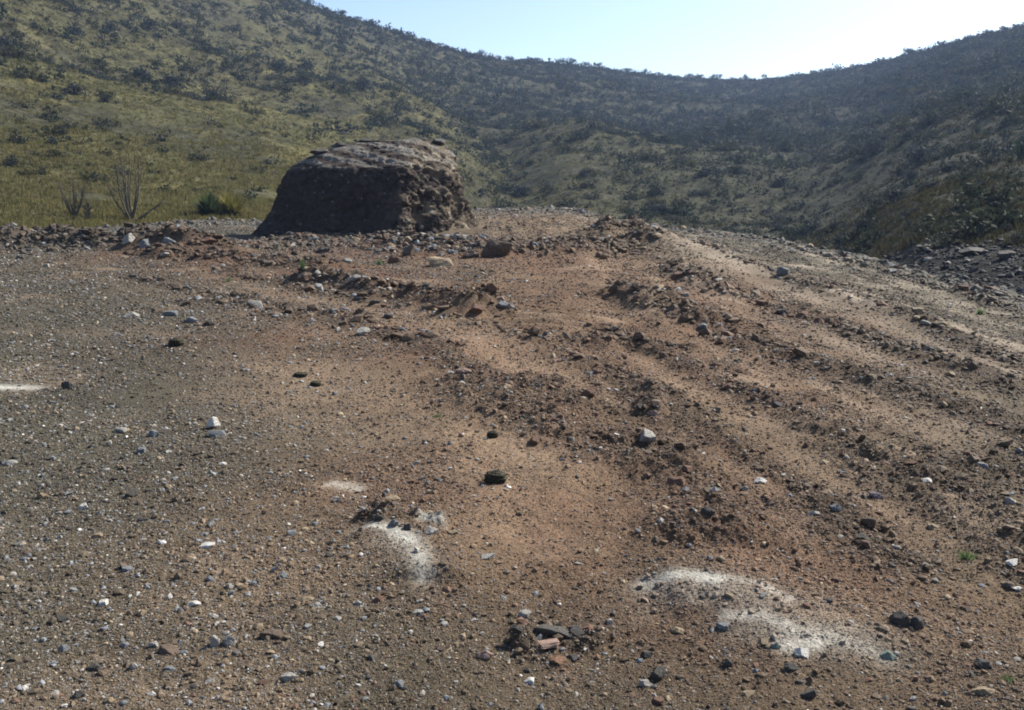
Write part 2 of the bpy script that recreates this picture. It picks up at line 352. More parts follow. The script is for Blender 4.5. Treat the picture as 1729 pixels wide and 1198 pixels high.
def hill_col(x, y):
    r = np.hypot(x, y); az = np.arctan2(x, y); R = tab(TR, az); t = (r - R) / (tab(TRS, az) - R)
    c = np.ones(x.shape + (3,)) * np.array([0.200, 0.188, 0.088])
    n = fbm(x / 22, y / 22, 4, 121); n2 = fbm(x / 4, y / 4, 3, 125)
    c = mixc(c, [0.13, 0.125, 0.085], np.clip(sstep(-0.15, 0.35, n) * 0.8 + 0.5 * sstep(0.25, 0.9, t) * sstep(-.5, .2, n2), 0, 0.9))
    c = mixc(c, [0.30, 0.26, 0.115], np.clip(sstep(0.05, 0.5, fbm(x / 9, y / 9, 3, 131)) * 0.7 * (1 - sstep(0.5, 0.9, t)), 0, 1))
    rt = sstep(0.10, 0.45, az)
    c = mixc(c, [0.105, 0.110, 0.085], rt * 0.75)  # right-hand hill darkened: its weak sunlight is put into the colour
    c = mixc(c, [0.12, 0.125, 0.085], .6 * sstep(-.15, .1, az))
    rock = sstep(0.30, 0.42, az + 0.02 * n) * (1 - sstep(0.03, 0.07, t + 0.03 * n2))
    c = mixc(c, [0.085, 0.08, 0.08], np.clip(rock, 0, 1) * 0.9)
    bare = sstep(0.28, 0.5, fbm(x / 6, y / 6, 3, 141)) * (1 - sstep(0.2, 0.5, t)) * 0.5
    c = mixc(c, [0.22, 0.19, 0.15], bare)
    return np.clip(c * (0.44 - 0.08 * rt + 0.05 * sstep(0, -.3, az)) [..., None] * (1 + 0.35 * n2)[..., None], 0.015, 0.6)  # rt again lowers the right-hand hill, as painted shade
tt = np.concatenate([np.linspace(-0.14, 0, 24), np.linspace(0, 0.25, 170)[1:], np.linspace(0.25, 1.05, 340)[1:], np.linspace(1.05, 2.2, 20)[1:]])
azh = np.concatenate([np.linspace(-1.5, -0.72, 120), np.arange(-0.72, 0.72, 0.0024), np.linspace(0.72, 1.5, 120)])
A, T_, Fq = polar(azh, tt)
Rr = tab(TR, A) + T_ * (tab(TRS, A) - tab(TR, A))
X, Y = Rr * np.sin(A), Rr * np.cos(A); Z = hill(X, Y)
def turf_mat():
    b = NB("hill_turf"); a = b.n("Attribute", attribute_name="tint").outputs[0]; co = b.n("NewGeometry").outputs[0]
    n1 = b.n("TexNoise", {"Vector": co, "Scale": 1.4, "Detail": 6.0, "Roughness": 0.8}).outputs[0]
    n2 = b.n("TexNoise", {"Vector": co, "Scale": 7.0, "Detail": 4.0, "Roughness": 0.7}).outputs[0]
    n3 = b.n("TexNoise", {"Vector": co, "Scale": .33, "Detail": 8.0, "Roughness": 0.8}).outputs[0]
    c = b.mix(a, b.ramp(n1, [(0.34, 0.4), (0.66, 1.5)])); c = b.mix(c, b.ramp(n3, [(0.36, 0.45), (0.62, 1.35)])); c = b.mix(c, b.ramp(n2, [(0.32, 0.6), (0.7, 1.35)]))
    bp = b.n("Bump", {"Strength": 1.0, "Distance": 0.5, "Height": n1}).outputs[0]
    return b.done(c, 0.95, 0.05, bp)
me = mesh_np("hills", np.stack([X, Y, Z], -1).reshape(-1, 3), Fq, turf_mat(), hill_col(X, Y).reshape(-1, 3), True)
tag(link("hills", me), "grassy hillsides dotted with scrub closing the view", "hills", kind="structure")

# ------------------------------------------------------------------ rocks: shapes
def ico(n):
    bm = bmesh.new(); bmesh.ops.create_icosphere(bm, subdivisions=n, radius=1.0)
    V = np.array([v.co[:] for v in bm.verts]); Fc = np.array([[v.index for v in f.verts] for f in bm.faces]); bm.free()
    return V / np.linalg.norm(V, axis=1)[:, None], Fc
ICO = {k: ico(k) for k in (1, 2, 4)}
def rock_shape(sub, seed, flat=0.6, planes=13, rough=0.035, stretch=1.0):
    """angular stone: a ball cut by random planes, then roughened; unit half-width"""
    g = np.random.default_rng(seed); D, Fc = ICO[sub]
    if planes == 7: N = np.vstack([np.eye(3), -np.eye(3), g.normal(size=(7, 3)) * 2]) + g.normal(0, .34, (13, 3)); d = np.concatenate([g.uniform(.55, .88, 6), g.uniform(.68, .92, 7)])
    else:
        i = np.arange(planes) + .5; ph = np.arccos(1 - 2 * i / planes); th = np.pi * (1 + 5 ** .5) * i + g.uniform(0, 6.28)
        N = np.stack([np.cos(th) * np.sin(ph), np.sin(th) * np.sin(ph), np.cos(ph)], 1) + g.normal(0, .28, (planes, 3)); d = g.uniform(.5, .9, planes)
    N = N @ np.linalg.qr(g.normal(size=(3, 3)))[0] if planes != 7 else N; N /= np.linalg.norm(N, axis=1)[:, None]
    dn = D @ N.T; rad = np.where(dn > 0.05, d / np.maximum(dn, 0.05), 9).min(1); rad = np.minimum(rad, 1.35)
    P = D * rad[:, None]
    if rough and sub > 1: P = P * (1 + rough * (pn3(P, 2.2, seed % 50) + 0.6 * pn3(P, 5.5, seed % 31)))[:, None]
    P = P * np.array([1.0, g.uniform(0.65, 0.9) / stretch ** 0.5, flat]); P[:, :2] /= np.abs(P[:, 0]).max()
    return P, Fc
COL = {"bright white": (0.74, 0.72, 0.69), "pale grey": (0.40, 0.385, 0.36), "bluish grey": (0.23, 0.245, 0.265), "tan": (0.36, 0.28, 0.19), "reddish brown": (0.20, 0.115, 0.08),
       "dark grey": (0.10, 0.092, 0.085), "pinkish": (0.42, 0.29, 0.235), "greenish grey": (0.24, 0.30, 0.27), "orange": (0.27, 0.16, 0.10), "brown": (0.17, 0.125, 0.095), "purplish": (0.16, 0.135, 0.18), "near-black": (0.035, 0.033, 0.03)}
COL = {k: tuple(c * (.66 if k == "bright white" else .68) for c in v) for k, v in COL.items()}
SM = {k: stone_mat("stone_" + k.replace(" ", "_").replace("-", "_"), v) for k, v in COL.items()}
SHAPES = {"flat": (0.26, 10), "blocky": (0.75, 7), "jagged": (0.6, 12), "rounded": (0.7, 26), "angular": (0.5, 11)}
_protos = {}
def proto(colr, shp, k, sub=4):
    key = (colr, shp, k)
    if key not in _protos:
        fl, pl = SHAPES[shp]; V, Fc = rock_shape(sub, abs(hash((shp, k))) % 1000 if False else (sum(map(ord, shp)) * 7 + k * 131) % 997, fl, pl, 0.08 if shp != "rounded" else 0.11)
        _protos[key] = mesh_np("stone", V, Fc, SM[colr])
    return _protos[key]
def ground_at(px, py):
    x, y = gp(px, py, lambda X, Y: bench(X, Y, False)[0]); z = float(bench(np.array([x]), np.array([y]))[0][0]); return x, y, z
STONES = []                                       # (px, py) of named stones, used as landmarks in the labels of their neighbours
def hero(px, py, wpx, hpx, colr, shp, label, cat="stone", short=None, name="stone", tilt=0.0, rz=None, k=None, sink=0.36, group="stones that stand out on the dirt"):
    x, y, z = ground_at(px, py + hpx * 0.4); dep = float(project([[x, y, z]])[2][0]); s = wpx * 0.5 * dep / F0; hz = max(hpx, wpx * 0.3) * 0.5 * dep / F0 * 1.15
    k = (len(STONES) * 7) % 6 if k is None else k
    me = proto(colr, shp, k); o = link(name, me)
    fl = SHAPES[shp][0]
    o.scale = (s, s * 0.95, hz / fl * 0.95); o.location = (x, y, z + hz * (1 - 2 * sink) * 0.9)
    o.rotation_euler = (random.uniform(-.28, .28), tilt or random.uniform(-.22, .22), random.uniform(-.35, .35) if rz is None else rz)
    tag(o, label, cat, group); STONES.append((px, py, short)) if short else None
    return o

# ------------------------------------------------------------------ the standing block of earth left in the middle
mb = gp(640, 401); MD = float(np.hypot(*mb)) * math.cos(math.atan2(mb[0], mb[1])) + 1.5
MS = MD / F0
def mz(py):
    d = ray(W0 / 2, py); return CAMZ + d[2] / d[1] * MD
LV = [(440, 396, 826, 3.7, 0), (408, 396, 818, 4.0, 0), (400, 415, 809, 3.5, .02), (388, 431, 803, 3.1, .05), (370, 446, 795, 2.85, .1), (330, 467, 786, 2.65, .2), (300, 477, 778, 2.45, .3), (285, 487, 774, 2.3, .4),
      (270, 505, 770, 1.95, .6), (256, 531, 764, 1.55, .85), (246, 557, 759, 1.2, 1.05), (239, 588, 750, .85, 1.2), (235, 630, 742, .5, 1.3), (233, 665, 725, .2, 1.35)]
PLAN = np.array([(-1, .02), (-.62, -.50), (.42, -.86), (.80, -.30), (1, .35), (.6, .9), (-.55, .9)])
def mound_mesh():
    nu, nv = 420, 240
    P = np.vstack([PLAN, PLAN[:1]]); seg = np.hypot(*np.diff(P, axis=0).T); cum = np.concatenate([[0], seg.cumsum()])
    u = np.linspace(0, cum[-1], nu, endpoint=False)
    px, py = np.interp(u, cum, P[:, 0]), np.interp(u, cum, P[:, 1])
    ks = np.exp(-0.5 * (np.arange(-16, 17) / 6.0) ** 2); ks /= ks.sum()
    px = np.convolve(np.concatenate([px[-16:], px, px[:16]]), ks, 'valid'); py = np.convolve(np.concatenate([py[-16:], py, py[:16]]), ks, 'valid')
    px = px / np.abs(px).max()
    zs = np.array([mz(l[0]) for l in LV]); L = np.array(LV, float)
    # even steps along the profile
    pr = np.concatenate([[0], np.hypot(np.diff(zs), np.diff(L[:, 3])).cumsum()]); q = np.linspace(0, pr[-1], nv)
    z = np.interp(q, pr, zs); l = (np.interp(q, pr, L[:, 1]) - W0 / 2) * MS; r = (np.interp(q, pr, L[:, 2]) - W0 / 2) * MS; ys = np.interp(q, pr, L[:, 3]); yc = np.interp(q, pr, L[:, 4])
    X = (l + r)[:, None] / 2 + (r - l)[:, None] / 2 * px[None]; Y = yc[:, None] + ys[:, None] * py[None]; Zz = np.repeat(z[:, None], nu, 1)
    V = np.stack([X, Y + MD, Zz], -1).reshape(-1, 3)
    c0 = np.stack([(l + r) / 2, yc + MD, z - 0.4], -1).repeat(nu, 0)
    out = V - c0; out /= np.linalg.norm(out, axis=1)[:, None]
    frt = sstep(0.30, 0.62, px)[None].repeat(nv, 0).ravel()                  # the broken right-hand face is much rougher
    d = 0.17 * pn3(V, 0.55, 1) + 0.08 * pn3(V, 1.5, 2) - 0.12 * np.abs(pn3(V, 2.2, 3)) + 0.05 * pn3(V, 5, 4) + 0.03 * pn3(V, 11, 5)
    d = d + frt * (0.34 * pn3(V, 1.3, 6) - 0.16 * np.abs(pn3(V, 2.6, 7)) + 0.09 * pn3(V, 5.0, 8) + 0.04 * pn3(V, 12.0, 18))
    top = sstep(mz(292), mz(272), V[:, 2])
    d = d * (1 - .45 * top) + (1 - .6 * top) * (-.07 * sstep(.10, 0, np.abs(pn3(V, 1.1, 31))) - .05 * sstep(.12, 0, np.abs(pn3(V, 2.3, 32)))) + .05 * np.abs(pn3(V, 7.5, 33)) + .022 * pn3(V, 19, 34)
    lay = V[:, 2] + 0.22 * V[:, 0] + 0.15 * pn3(V, 0.8, 9)
    d = d + top * 0.015 * np.sin(lay * 17 + 3 * pn3(V, 1.2, 10)) + top * 0.05 * pn3(V, 3.5, 12)
    V = V + out * d[:, None]
    i = np.arange((nv - 1) * nu).reshape(nv - 1, nu); j = np.roll(i, -1, 1)
    Fq = np.stack([i, j, j + nu, i + nu], -1).reshape(-1, 4)
    V = np.vstack([V, [[V[-nu:, 0].mean(), V[-nu:, 1].mean(), V[-nu:, 2].max() + .03]]]); k = len(V) - 1
    cap = np.array([[(nv - 1) * nu + a, (nv - 1) * nu + (a + 1) % nu, k, k] for a in range(0)]).reshape(-1, 4)
    # close the top with a fan of quads
    ring = (nv - 1) * nu + np.arange(0, nu, 2); capq = np.stack([ring, ring + 1, (ring - (nv - 1) * nu + 2) % nu + (nv - 1) * nu, np.full(len(ring), k)], 1)
    Fq = np.vstack([Fq, capq])
    n = pn3(V, 0.9, 20) + 0.6 * pn3(V, 3, 21); c = np.ones((len(V), 3)) * np.array([0.105, 0.078, 0.066])  # base tone for the front face, with its shade painted in
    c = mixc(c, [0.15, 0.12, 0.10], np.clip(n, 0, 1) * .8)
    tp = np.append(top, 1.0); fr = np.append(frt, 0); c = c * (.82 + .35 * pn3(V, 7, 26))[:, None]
    c = mixc(c, [0.33, 0.30, 0.26], tp * sstep(-.7, .3, np.append(np.sin(lay * 17), 0)) * .85)  # pale strata on top, brightened to paint in a sunlit band
    c = mixc(c, [0.30, 0.235, 0.165], fr * sstep(-.2, .5, pn3(V, 2.2, 22)) * .9)  # right-hand face tan, brightened to paint in the sun on it
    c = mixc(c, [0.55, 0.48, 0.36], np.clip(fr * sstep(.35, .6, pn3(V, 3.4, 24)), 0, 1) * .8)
    return V, Fq, np.clip(c * .62, .015, .8)
def mound_mat():
    b = NB("packed_earth"); a = b.n("Attribute", attribute_name="tint").outputs[0]; co = b.n("NewGeometry").outputs[0]
    n1 = b.n("TexNoise", {"Vector": co, "Scale": 5.0, "Detail": 7.0, "Roughness": 0.75}).outputs[0]
    vo = b.n("TexVoronoi", {"Vector": co, "Scale": 9.0}); v2 = b.n("TexVoronoi", {"Vector": co, "Scale": 22.0})
    c = b.mix(a, b.ramp(n1, [(0.3, 0.6), (0.7, 1.4)]))
    pick = b.ramp(b.n("SeparateColor", {0: vo.outputs[1]}).outputs[0], [(0.93, 0.0), (0.96, 1.0)])
    near = b.ramp(vo.outputs[0], [(0.30, 1.0), (0.42, 0.0)])
    peb = b.mix(pick, near, 1.0); c = b.mix(c, (0.17, 0.145, 0.12, 1), b.n("RGBToBW", {0: peb}).outputs[0], 'MIX')
    bp = b.n("Bump", {"Strength": 0.9, "Distance": 0.12, "Height": n1}).outputs[0]
    bp = b.n("Bump", {"Strength": 0.7, "Distance": 0.05, "Height": v2.outputs[0], "Normal": bp}, invert=True).outputs[0]
    return b.done(c, 0.95, 0.12, bp)
V, Fq, col = mound_mesh()
org = np.array([612 * MS - W0 / 2 * MS, MD, mz(405)])
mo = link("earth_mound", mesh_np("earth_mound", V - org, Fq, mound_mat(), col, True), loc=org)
tag(mo, "big flat-topped block of dark packed earth standing on the bench", "mound")

# ------------------------------------------------------------------ named stones
H = hero
H(368, 728, 30, 17, "bluish grey", "blocky", "grey stone with a bright white block resting against its top", short="white block on its grey stone")
o = H(361, 715, 21, 18, "bright white", "blocky", "bright white block propped on a grey stone", k=2); o.location.z += 0.035
H(260, 729, 24, 18, "bluish grey", "blocky", "pale bluish block left of the bright white block", short="pale bluish block")
H(205, 725, 24, 12, "pale grey", "angular", "pale grey stone just left of the pale bluish block", k=1)
H(239, 758, 18, 16, "bluish grey", "blocky", "small upright bluish block below the pale bluish block", k=3)
H(141, 852, 18, 16, "bright white", "blocky", "lone bright white block low on the left among dark pebbles", short="lone white block", k=4)
H(18, 778, 28, 16, "pale grey", "rounded", "rounded pale grey stone at the left edge of the bench", short="rounded grey stone at the left edge")
H(117, 649, 26, 20, "dark grey", "angular", "dark grey stone with a steep face near the pale chalk patch at left", short="dark steep stone by the left chalk patch")
H(300, 480, 22, 20, "brown", "rounded", "round dark boulder between the left earth row and the grey stone line", short="round dark boulder at left", name="boulder")
H(262, 520, 15, 13, "brown", "blocky", "small dark block at the head of the line of grey stones", k=2)
H(222, 531, 28, 11, "pale grey", "angular", "pale grey stone at the left end of the stone line", k=0)
H(290, 528, 30, 14, "bluish grey", "angular", "long bluish stone in the middle of the stone line", short="line of grey stones", k=1)
H(322, 537, 26, 16, "bluish grey", "blocky", "chunky bluish block right of centre in the stone line", k=5)
H(352, 544, 24, 12, "dark grey", "angular", "dark grey stone ending the stone line at right", k=2)
H(363, 1083, 20, 22, "pale grey", "blocky", "left one of two pale slabs standing side by side", short="pair of pale standing slabs", tilt=.5, sink=.2, k=0)
H(387, 1080, 24, 20, "pale grey", "blocky", "right one of two pale slabs standing side by side", tilt=-.4, sink=.2, k=3)
H(312, 1099, 17, 12, "bluish grey", "rounded", "small rounded bluish stone left of the standing slabs")
H(285, 1096, 46, 9, "brown", "flat", "long thin brown sliver left of the standing slabs", rz=-.4)
H(160, 1124, 26, 18, "dark grey", "rounded", "smooth dark grey stone near the lower left corner", short="smooth dark stone in the lower left")
H(225, 1125, 20, 15, "pale grey", "angular", "pale angular stone right of the smooth dark stone in the lower left", k=2)
H(287, 1128, 24, 12, "bluish grey", "angular", "bluish angular stone below the long thin brown sliver", k=4)
H(326, 1019, 26, 9, "bright white", "flat", "bright white flat sliver above the standing slabs", short="white sliver at lower left")
H(363, 1037, 20, 10, "pale grey", "angular", "pale grey stone just right of the white sliver at lower left", k=3)
H(105, 1040, 24, 16, "dark grey", "angular", "dark chunk left of the white sliver at lower left", short="dark chunk at lower left", k=5)
H(348, 921, 32, 9, "bright white", "flat", "wide white flake lying flat on the grey gravel at left", short="wide white flake at left", k=2)
H(42, 1164, 20, 8, "bright white", "flat", "small white flake at the lower left corner", k=4)
H(255, 1173, 18, 7, "bright white", "flat", "white flake at the bottom edge right of the dark bottom chunk", k=1)
H(135, 1173, 26, 20, "dark grey", "jagged", "jagged dark chunk at the bottom edge on the left", short="jagged dark chunk at the bottom edge", k=1)
H(69, 836, 26, 12, "tan", "angular", "tan angular stone left of the lone white block", k=2)
H(222, 831, 24, 18, "dark grey", "jagged", "jagged dark stone right of the lone white block", k=3)
H(725, 832, 17, 12, "tan", "blocky", "small tan block left of the olive clump", short="tan block left of the olive clump", k=1)
H(665, 839, 32, 14, "tan", "rounded", "yellowish rounded stone above the grey crusted chalk patch", short="yellowish rounded stone", k=2)
H(728, 897, 26, 16, "pale grey", "jagged", "whitish jagged stone at the right of the crusted chalk patch", short="whitish jagged stone", k=2)
H(766, 898, 24, 9, "tan", "flat", "yellowish flat stone right of the whitish jagged stone", k=3)
H(820, 939, 36, 10, "pale grey", "flat", "pale flat stone lying well below the olive clump", short="pale flat stone below the olive clump", k=0)
H(640, 872, 20, 16, "dark grey", "jagged", "left dark lump crusting the top of the chalk patch", k=4)
H(665, 880, 24, 16, "bluish grey", "jagged", "bluish lump in the middle of the dark crust above the chalk patch", short="dark crust above the chalk patch", k=5)
H(690, 888, 18, 13, "dark grey", "jagged", "right dark lump crusting the top of the chalk patch", k=0)
H(640, 1006, 24, 14, "reddish brown", "blocky", "reddish brown block below the crusted chalk patch", short="reddish block below the chalk patch", k=2)
H(705, 1031, 24, 10, "pale grey", "flat", "pale flat stone right of the reddish brown block", k=2)
H(522, 1009, 26, 8, "tan", "flat", "upper one of two tan flakes left of the reddish block", short="two tan flakes", k=3)
H(536, 1021, 26, 10, "pale grey", "flat", "lower paler one of two flakes left of the reddish block", k=4)
H(570, 1043, 22, 9, "pale grey", "rounded", "greenish pale pebble right below the two tan flakes", k=0)
H(460, 1070, 44, 18, "brown", "angular", "brown stone between the standing slabs and the greenish pebble", short="brown stone right of the standing slabs", k=1)
H(818, 1107, 36, 14, "pinkish", "flat", "pinkish white slab near the bottom centre", short="pinkish slab at bottom centre", k=1)
H(488, 1140, 30, 18, "pale grey", "jagged", "jagged pale lump near the bottom edge below the standing slabs", k=2)
H(886, 1038, 24, 20, "pale grey", "rounded", "round pale stone half sunk above the dark broken ledge", short="round pale stone above the dark ledge", k=1)
H(875, 1072, 28, 17, "dark grey", "angular", "dark grey stone at the left end of the broken ledge", k=3)
H(930, 1067, 70, 15, "dark grey", "angular", "long dark slab of the broken ledge at bottom centre", short="dark broken ledge", k=1, rz=.1)
H(975, 1071, 28, 13, "dark grey", "blocky", "dark block at the right end of the broken ledge", k=3)
H(925, 1087, 44, 10, "pinkish", "flat", "pinkish flake just under the dark broken ledge", k=5)
H(942, 1113, 30, 15, "orange", "jagged", "orange clay lump under the dark broken ledge", short="orange clay lump", k=3)
H(967, 1106, 24, 15, "dark grey", "jagged", "dark lump right of the orange clay lump", k=1)
H(1110, 1136, 28, 26, "dark grey", "jagged", "dark pointed stone near the bottom right of centre", short="dark pointed stone at the bottom", k=3, sink=.2)
H(1090, 1152, 24, 20, "pale grey", "rounded", "smooth pale stone beside the dark pointed stone", k=5)
H(1147, 1064, 28, 14, "tan", "angular", "tan slab left of the lower chalk swell", short="tan slab left of the lower chalk swell", k=3)
H(1220, 1054, 26, 16, "bluish grey", "angular", "bluish slab at the left tip of the lower chalk swell", k=5)
H(1228, 1118, 22, 20, "dark grey", "rounded", "small dark boulder below the lower chalk swell", short="dark boulder below the chalk swell", k=2)
H(1335, 1126, 28, 16, "dark grey", "blocky", "dark block just below the white chalk chunk", k=4)
H(1353, 1098, 28, 17, "bright white", "jagged", "white chalky chunk on the lower swell", short="white chalky chunk", k=3)
H(1309, 1089, 20, 11, "greenish grey", "flat", "greenish flake left of the white chalky chunk", k=1)
H(1500, 1104, 30, 16, "greenish grey", "blocky", "greenish angular block with a pale edge at lower right", short="greenish block at lower right", k=1, tilt=.4)
H(1516, 1044, 34, 28, "dark grey", "blocky", "left half of a split dark boulder at lower right", short="split dark boulder", name="boulder", k=4, sink=.22)
H(1548, 1049, 34, 28, "dark grey", "blocky", "right half of a split dark boulder at lower right", name="boulder", k=1, sink=.22)
H(1660, 1118, 30, 16, "dark grey", "angular", "dark stone near the right edge below the split boulder", short="dark stone near the right edge", k=0)
H(1660, 1164, 42, 14, "tan", "angular", "wide tan slab in the lower right corner", short="wide tan slab in the corner", k=4)
H(1365, 1172, 34, 18, "dark grey", "angular", "dark angular stone at the bottom edge right of centre", short="dark stone at the bottom edge", k=2)
H(1262, 1172, 30, 10, "tan", "flat", "tan flake at the bottom edge left of the dark angular stone", k=0)
H(1400, 1014, 16, 13, "dark grey", "rounded", "small dark round stone on the slope above the lower chalk swell", k=1)
H(1636, 1024, 18, 12, "brown", "jagged", "brown lump right of the split dark boulder", k=2)
H(1707, 951, 30, 10, "bright white", "flat", "white slab by the right edge near the green tuft", short="white slab by the right edge", k=0)
H(1718, 993, 24, 7, "bright white", "flat", "white flake at the right edge below the white slab", k=3)
H(1282, 813, 28, 11, "bright white", "flat", "bright white flat slab on the right of the red earth row", short="white slab right of the red row", k=4)
H(1257, 821, 16, 8, "pale grey", "flat", "pale chip left of the white slab by the red row", k=1)
H(1193, 863, 28, 20, "dark grey", "jagged", "blue-black jagged rock in the foot of the red row", short="blue-black rock", k=4)
H(1199, 942, 13, 9, "bluish grey", "blocky", "small bluish block below the blue-black rock", k=0)
H(1478, 834, 24, 14, "purplish", "blocky", "purplish block on the right-hand slope", short="purplish block", k=0)
H(1376, 868, 26, 15, "pale grey", "angular", "pale angular stone below left of the purplish block", k=3)
H(1410, 866, 22, 12, "bluish grey", "flat", "bluish flat stone just right of the pale angular stone", k=1)
H(1455, 903, 32, 12, "dark grey", "flat", "thin dark slab below the purplish block", short="thin dark slab", k=4)
H(1105, 692, 26, 14, "pinkish", "angular", "pinkish stone right of the hollow on the red row", short="pinkish stone on the red row", k=4)
H(785, 624, 30, 15, "pinkish", "rounded", "pink rounded stone at the head of the red row", short="pink stone at the head of the red row", k=3)
H(995, 664, 32, 18, "reddish brown", "jagged", "dark red clod overhanging a hollow on the red row", short="red clod by the hollow", k=1)
H(902, 742, 22, 16, "reddish brown", "jagged", "dark red clod on the left flank of the red row", k=3)
H(1145, 805, 34, 16, "reddish brown", "jagged", "dark red clod on the lower red row", short="clod on the lower red row", k=0)
H(1215, 549, 9, 8, "bright white", "rounded", "small round white pebble on the right-hand rubble row", short="white pebble on the right rubble row", k=2)
H(1145, 489, 14, 11, "bright white", "jagged", "left white chunk in the little heap on the right rubble row", k=2)
H(1158, 496, 13, 12, "pale grey", "blocky", "middle whitish chunk in the little heap on the right rubble row", short="heap of white chunks", k=4)
H(1168, 507, 11, 8, "bright white", "flat", "lowest white chip of the little heap on the right rubble row", k=3)
H(805, 519, 30, 16, "reddish brown", "jagged", "red clod topping the end of the long earth row", short="red clod ending the long row", k=3)
H(515, 462, 30, 20, "brown", "jagged", "dark brown clod with a grass tuft behind it", short="dark brown clod", k=2)
H(840, 419, 58, 34, "brown", "jagged", "largest brown boulder in the rubble right of the mound", short="largest boulder right of the mound", name="boulder", k=4, sink=.18)
H(795, 426, 34, 22, "brown", "jagged", "brown jagged boulder left of the largest boulder", name="boulder", k=5)
H(745, 441, 46, 22, "tan", "blocky", "flat-topped tan boulder in front of the mound", short="flat-topped tan boulder", name="boulder", k=0)
H(587, 437, 18, 12, "pale grey", "rounded", "pale rounded stone on the rubble before the mound", short="pale rounded stone before the mound", k=5)
H(471, 413, 18, 22, "tan", "jagged", "upright tan stone at the mound's left foot", short="upright stone at the mound's left foot", k=1, tilt=.6)
H(600, 402, 16, 11, "tan", "rounded", "tan rounded stone lodged at the foot of the dark face", k=4)
H(688, 402, 20, 17, "tan", "blocky", "tan block at the foot of the mound's corner", short="tan block at the mound's corner", k=5)
H(690, 420, 18, 26, "brown", "jagged", "leaning brown stone left above the flat-topped boulder", k=0, tilt=.5)
H(545, 420, 26, 18, "dark grey", "jagged", "dark stone below the middle of the mound's dark face", k=2)
H(500, 424, 20, 16, "brown", "angular", "brown stone right of the upright stone at the mound's foot", k=3)
H(665, 436, 22, 20, "reddish brown", "jagged", "reddish stone left of the flat-topped tan boulder", k=4)
H(218, 402, 26, 20, "pale grey", "jagged", "leftmost pale rock of the grey heap on the left row", short="grey heap on the left row", k=0)
H(245, 408, 24, 16, "bluish grey", "blocky", "bluish rock in the middle of the grey heap on the left row", k=2)
H(285, 403, 28, 20, "bluish grey", "jagged", "right bluish rock of the grey heap on the left row", k=4)
H(350, 403, 36, 16, "reddish brown", "jagged", "red clod capping the left row near the mound", short="red clod capping the left row", k=5)
H(148, 408, 22, 18, "dark grey", "jagged", "dark rock poking out of the left row", short="dark rock in the left row", k=1)
H(78, 447, 13, 9, "pale grey", "blocky", "small pale block at the foot of the left row", k=3)
H(845, 504, 16, 8, "pinkish", "angular", "pinkish stone just above the end of the long row", k=0)
# dark dung-like clumps: a lumpy disc with ridges
def clump_mesh():
    D, Fc = ICO[4]; P = D * np.array([1, .85, .55]); r = 1 + 0.10 * np.sin(D[:, 2] * 14 + 2 * D[:, 0]) + 0.12 * pn3(D, 2.5, 41) + 0.06 * pn3(D, 7, 42)
    return P * r[:, None], Fc
def clump_mat():
    b = NB("dried_dung"); co = b.n("TexCoord").outputs["Object"]; n = b.n("TexNoise", {"Vector": co, "Scale": 6.0, "Detail": 5.0}).outputs[0]
    wv = b.n("TexWave", {"Vector": co, "Scale": 2.2, "Distortion": 3.0}, bands_direction='Z').outputs[1]
    c = b.mix(b.ramp(n, [(0.35, (0.03, 0.028, 0.018)), (0.7, (0.062, 0.054, 0.036))]), b.ramp(wv, [(0.2, 0.6), (0.8, 1.5)]))
    return b.done(c, .9, .15, b.n("Bump", {"Strength": .6, "Distance": .1, "Height": n}).outputs[0])
CM = mesh_np("clump", *clump_mesh(), clump_mat(), None, True)
for px, py, wd, ht, lab, sh in [(837, 805, 37, 22, "olive-black ridged clump alone on the pale track", "olive clump"), (298, 578, 26, 14, "blackest ragged clump on pale dirt below the grey stone line", "black clump at left"),
                                (533, 646, 20, 9, "flat black clump at the right of two near the middle left", "flat black clump"), (508, 633, 24, 6, "thin black clump left above the flat black one", None),
                                (832, 735, 20, 13, "small black clump on the edge of the red row above the olive one", "black clump on the red row")]:
    x, y, z = ground_at(px, py + ht * .4); dep = float(project([[x, y, z]])[2][0]); s = wd / 2 * dep / F0; hz = ht / 2 * dep / F0 * 1.15
    o = link("dung_clump", CM, loc=(x, y, z + hz * .6), rot=(0, 0, random.uniform(-.5, .5)), scale=(s, s, hz / .55)); tag(o, lab, "dung", "dark clumps on the dirt")
    if sh: STONES.append((px, py, sh))
# dark slabs along the top of the mound
for px, py, wd, ht, off, lab in [(543, 250, 40, 13, -.4, "dark slab on the left shoulder of the mound's top"), (578, 241, 34, 12, 0, "dark slab second from the left on the mound's top"),
                                 (622, 235, 44, 9, .4, "thin dark slab on the middle of the mound's top"), (670, 241, 22, 11, -.7, "dark lump near the front of the mound's top"),
                                 (712, 237, 30, 11, .3, "dark slab right of the middle on the mound's top"), (738, 240, 30, 13, .4, "dark overhanging slab at the right end of the mound's top")]:
    dep = MD + 1.0 + off; d = ray(px, py); d = d / d[1] * dep
    o = link("stone", proto("dark grey", "jagged", (px // 7) % 6)); s = wd / 2 * dep / F0; hz = ht / 2 * dep / F0 * 1.2
    o.location = (d[0], d[1], CAMZ + d[2] - hz * (.1 if px > 700 else .9)); o.scale = (s, s * 1.3, hz / .55); o.rotation_euler = (0, .15 if px < 600 else 0, .2)
    tag(o, lab, "stone", "dark slabs on top of the mound")

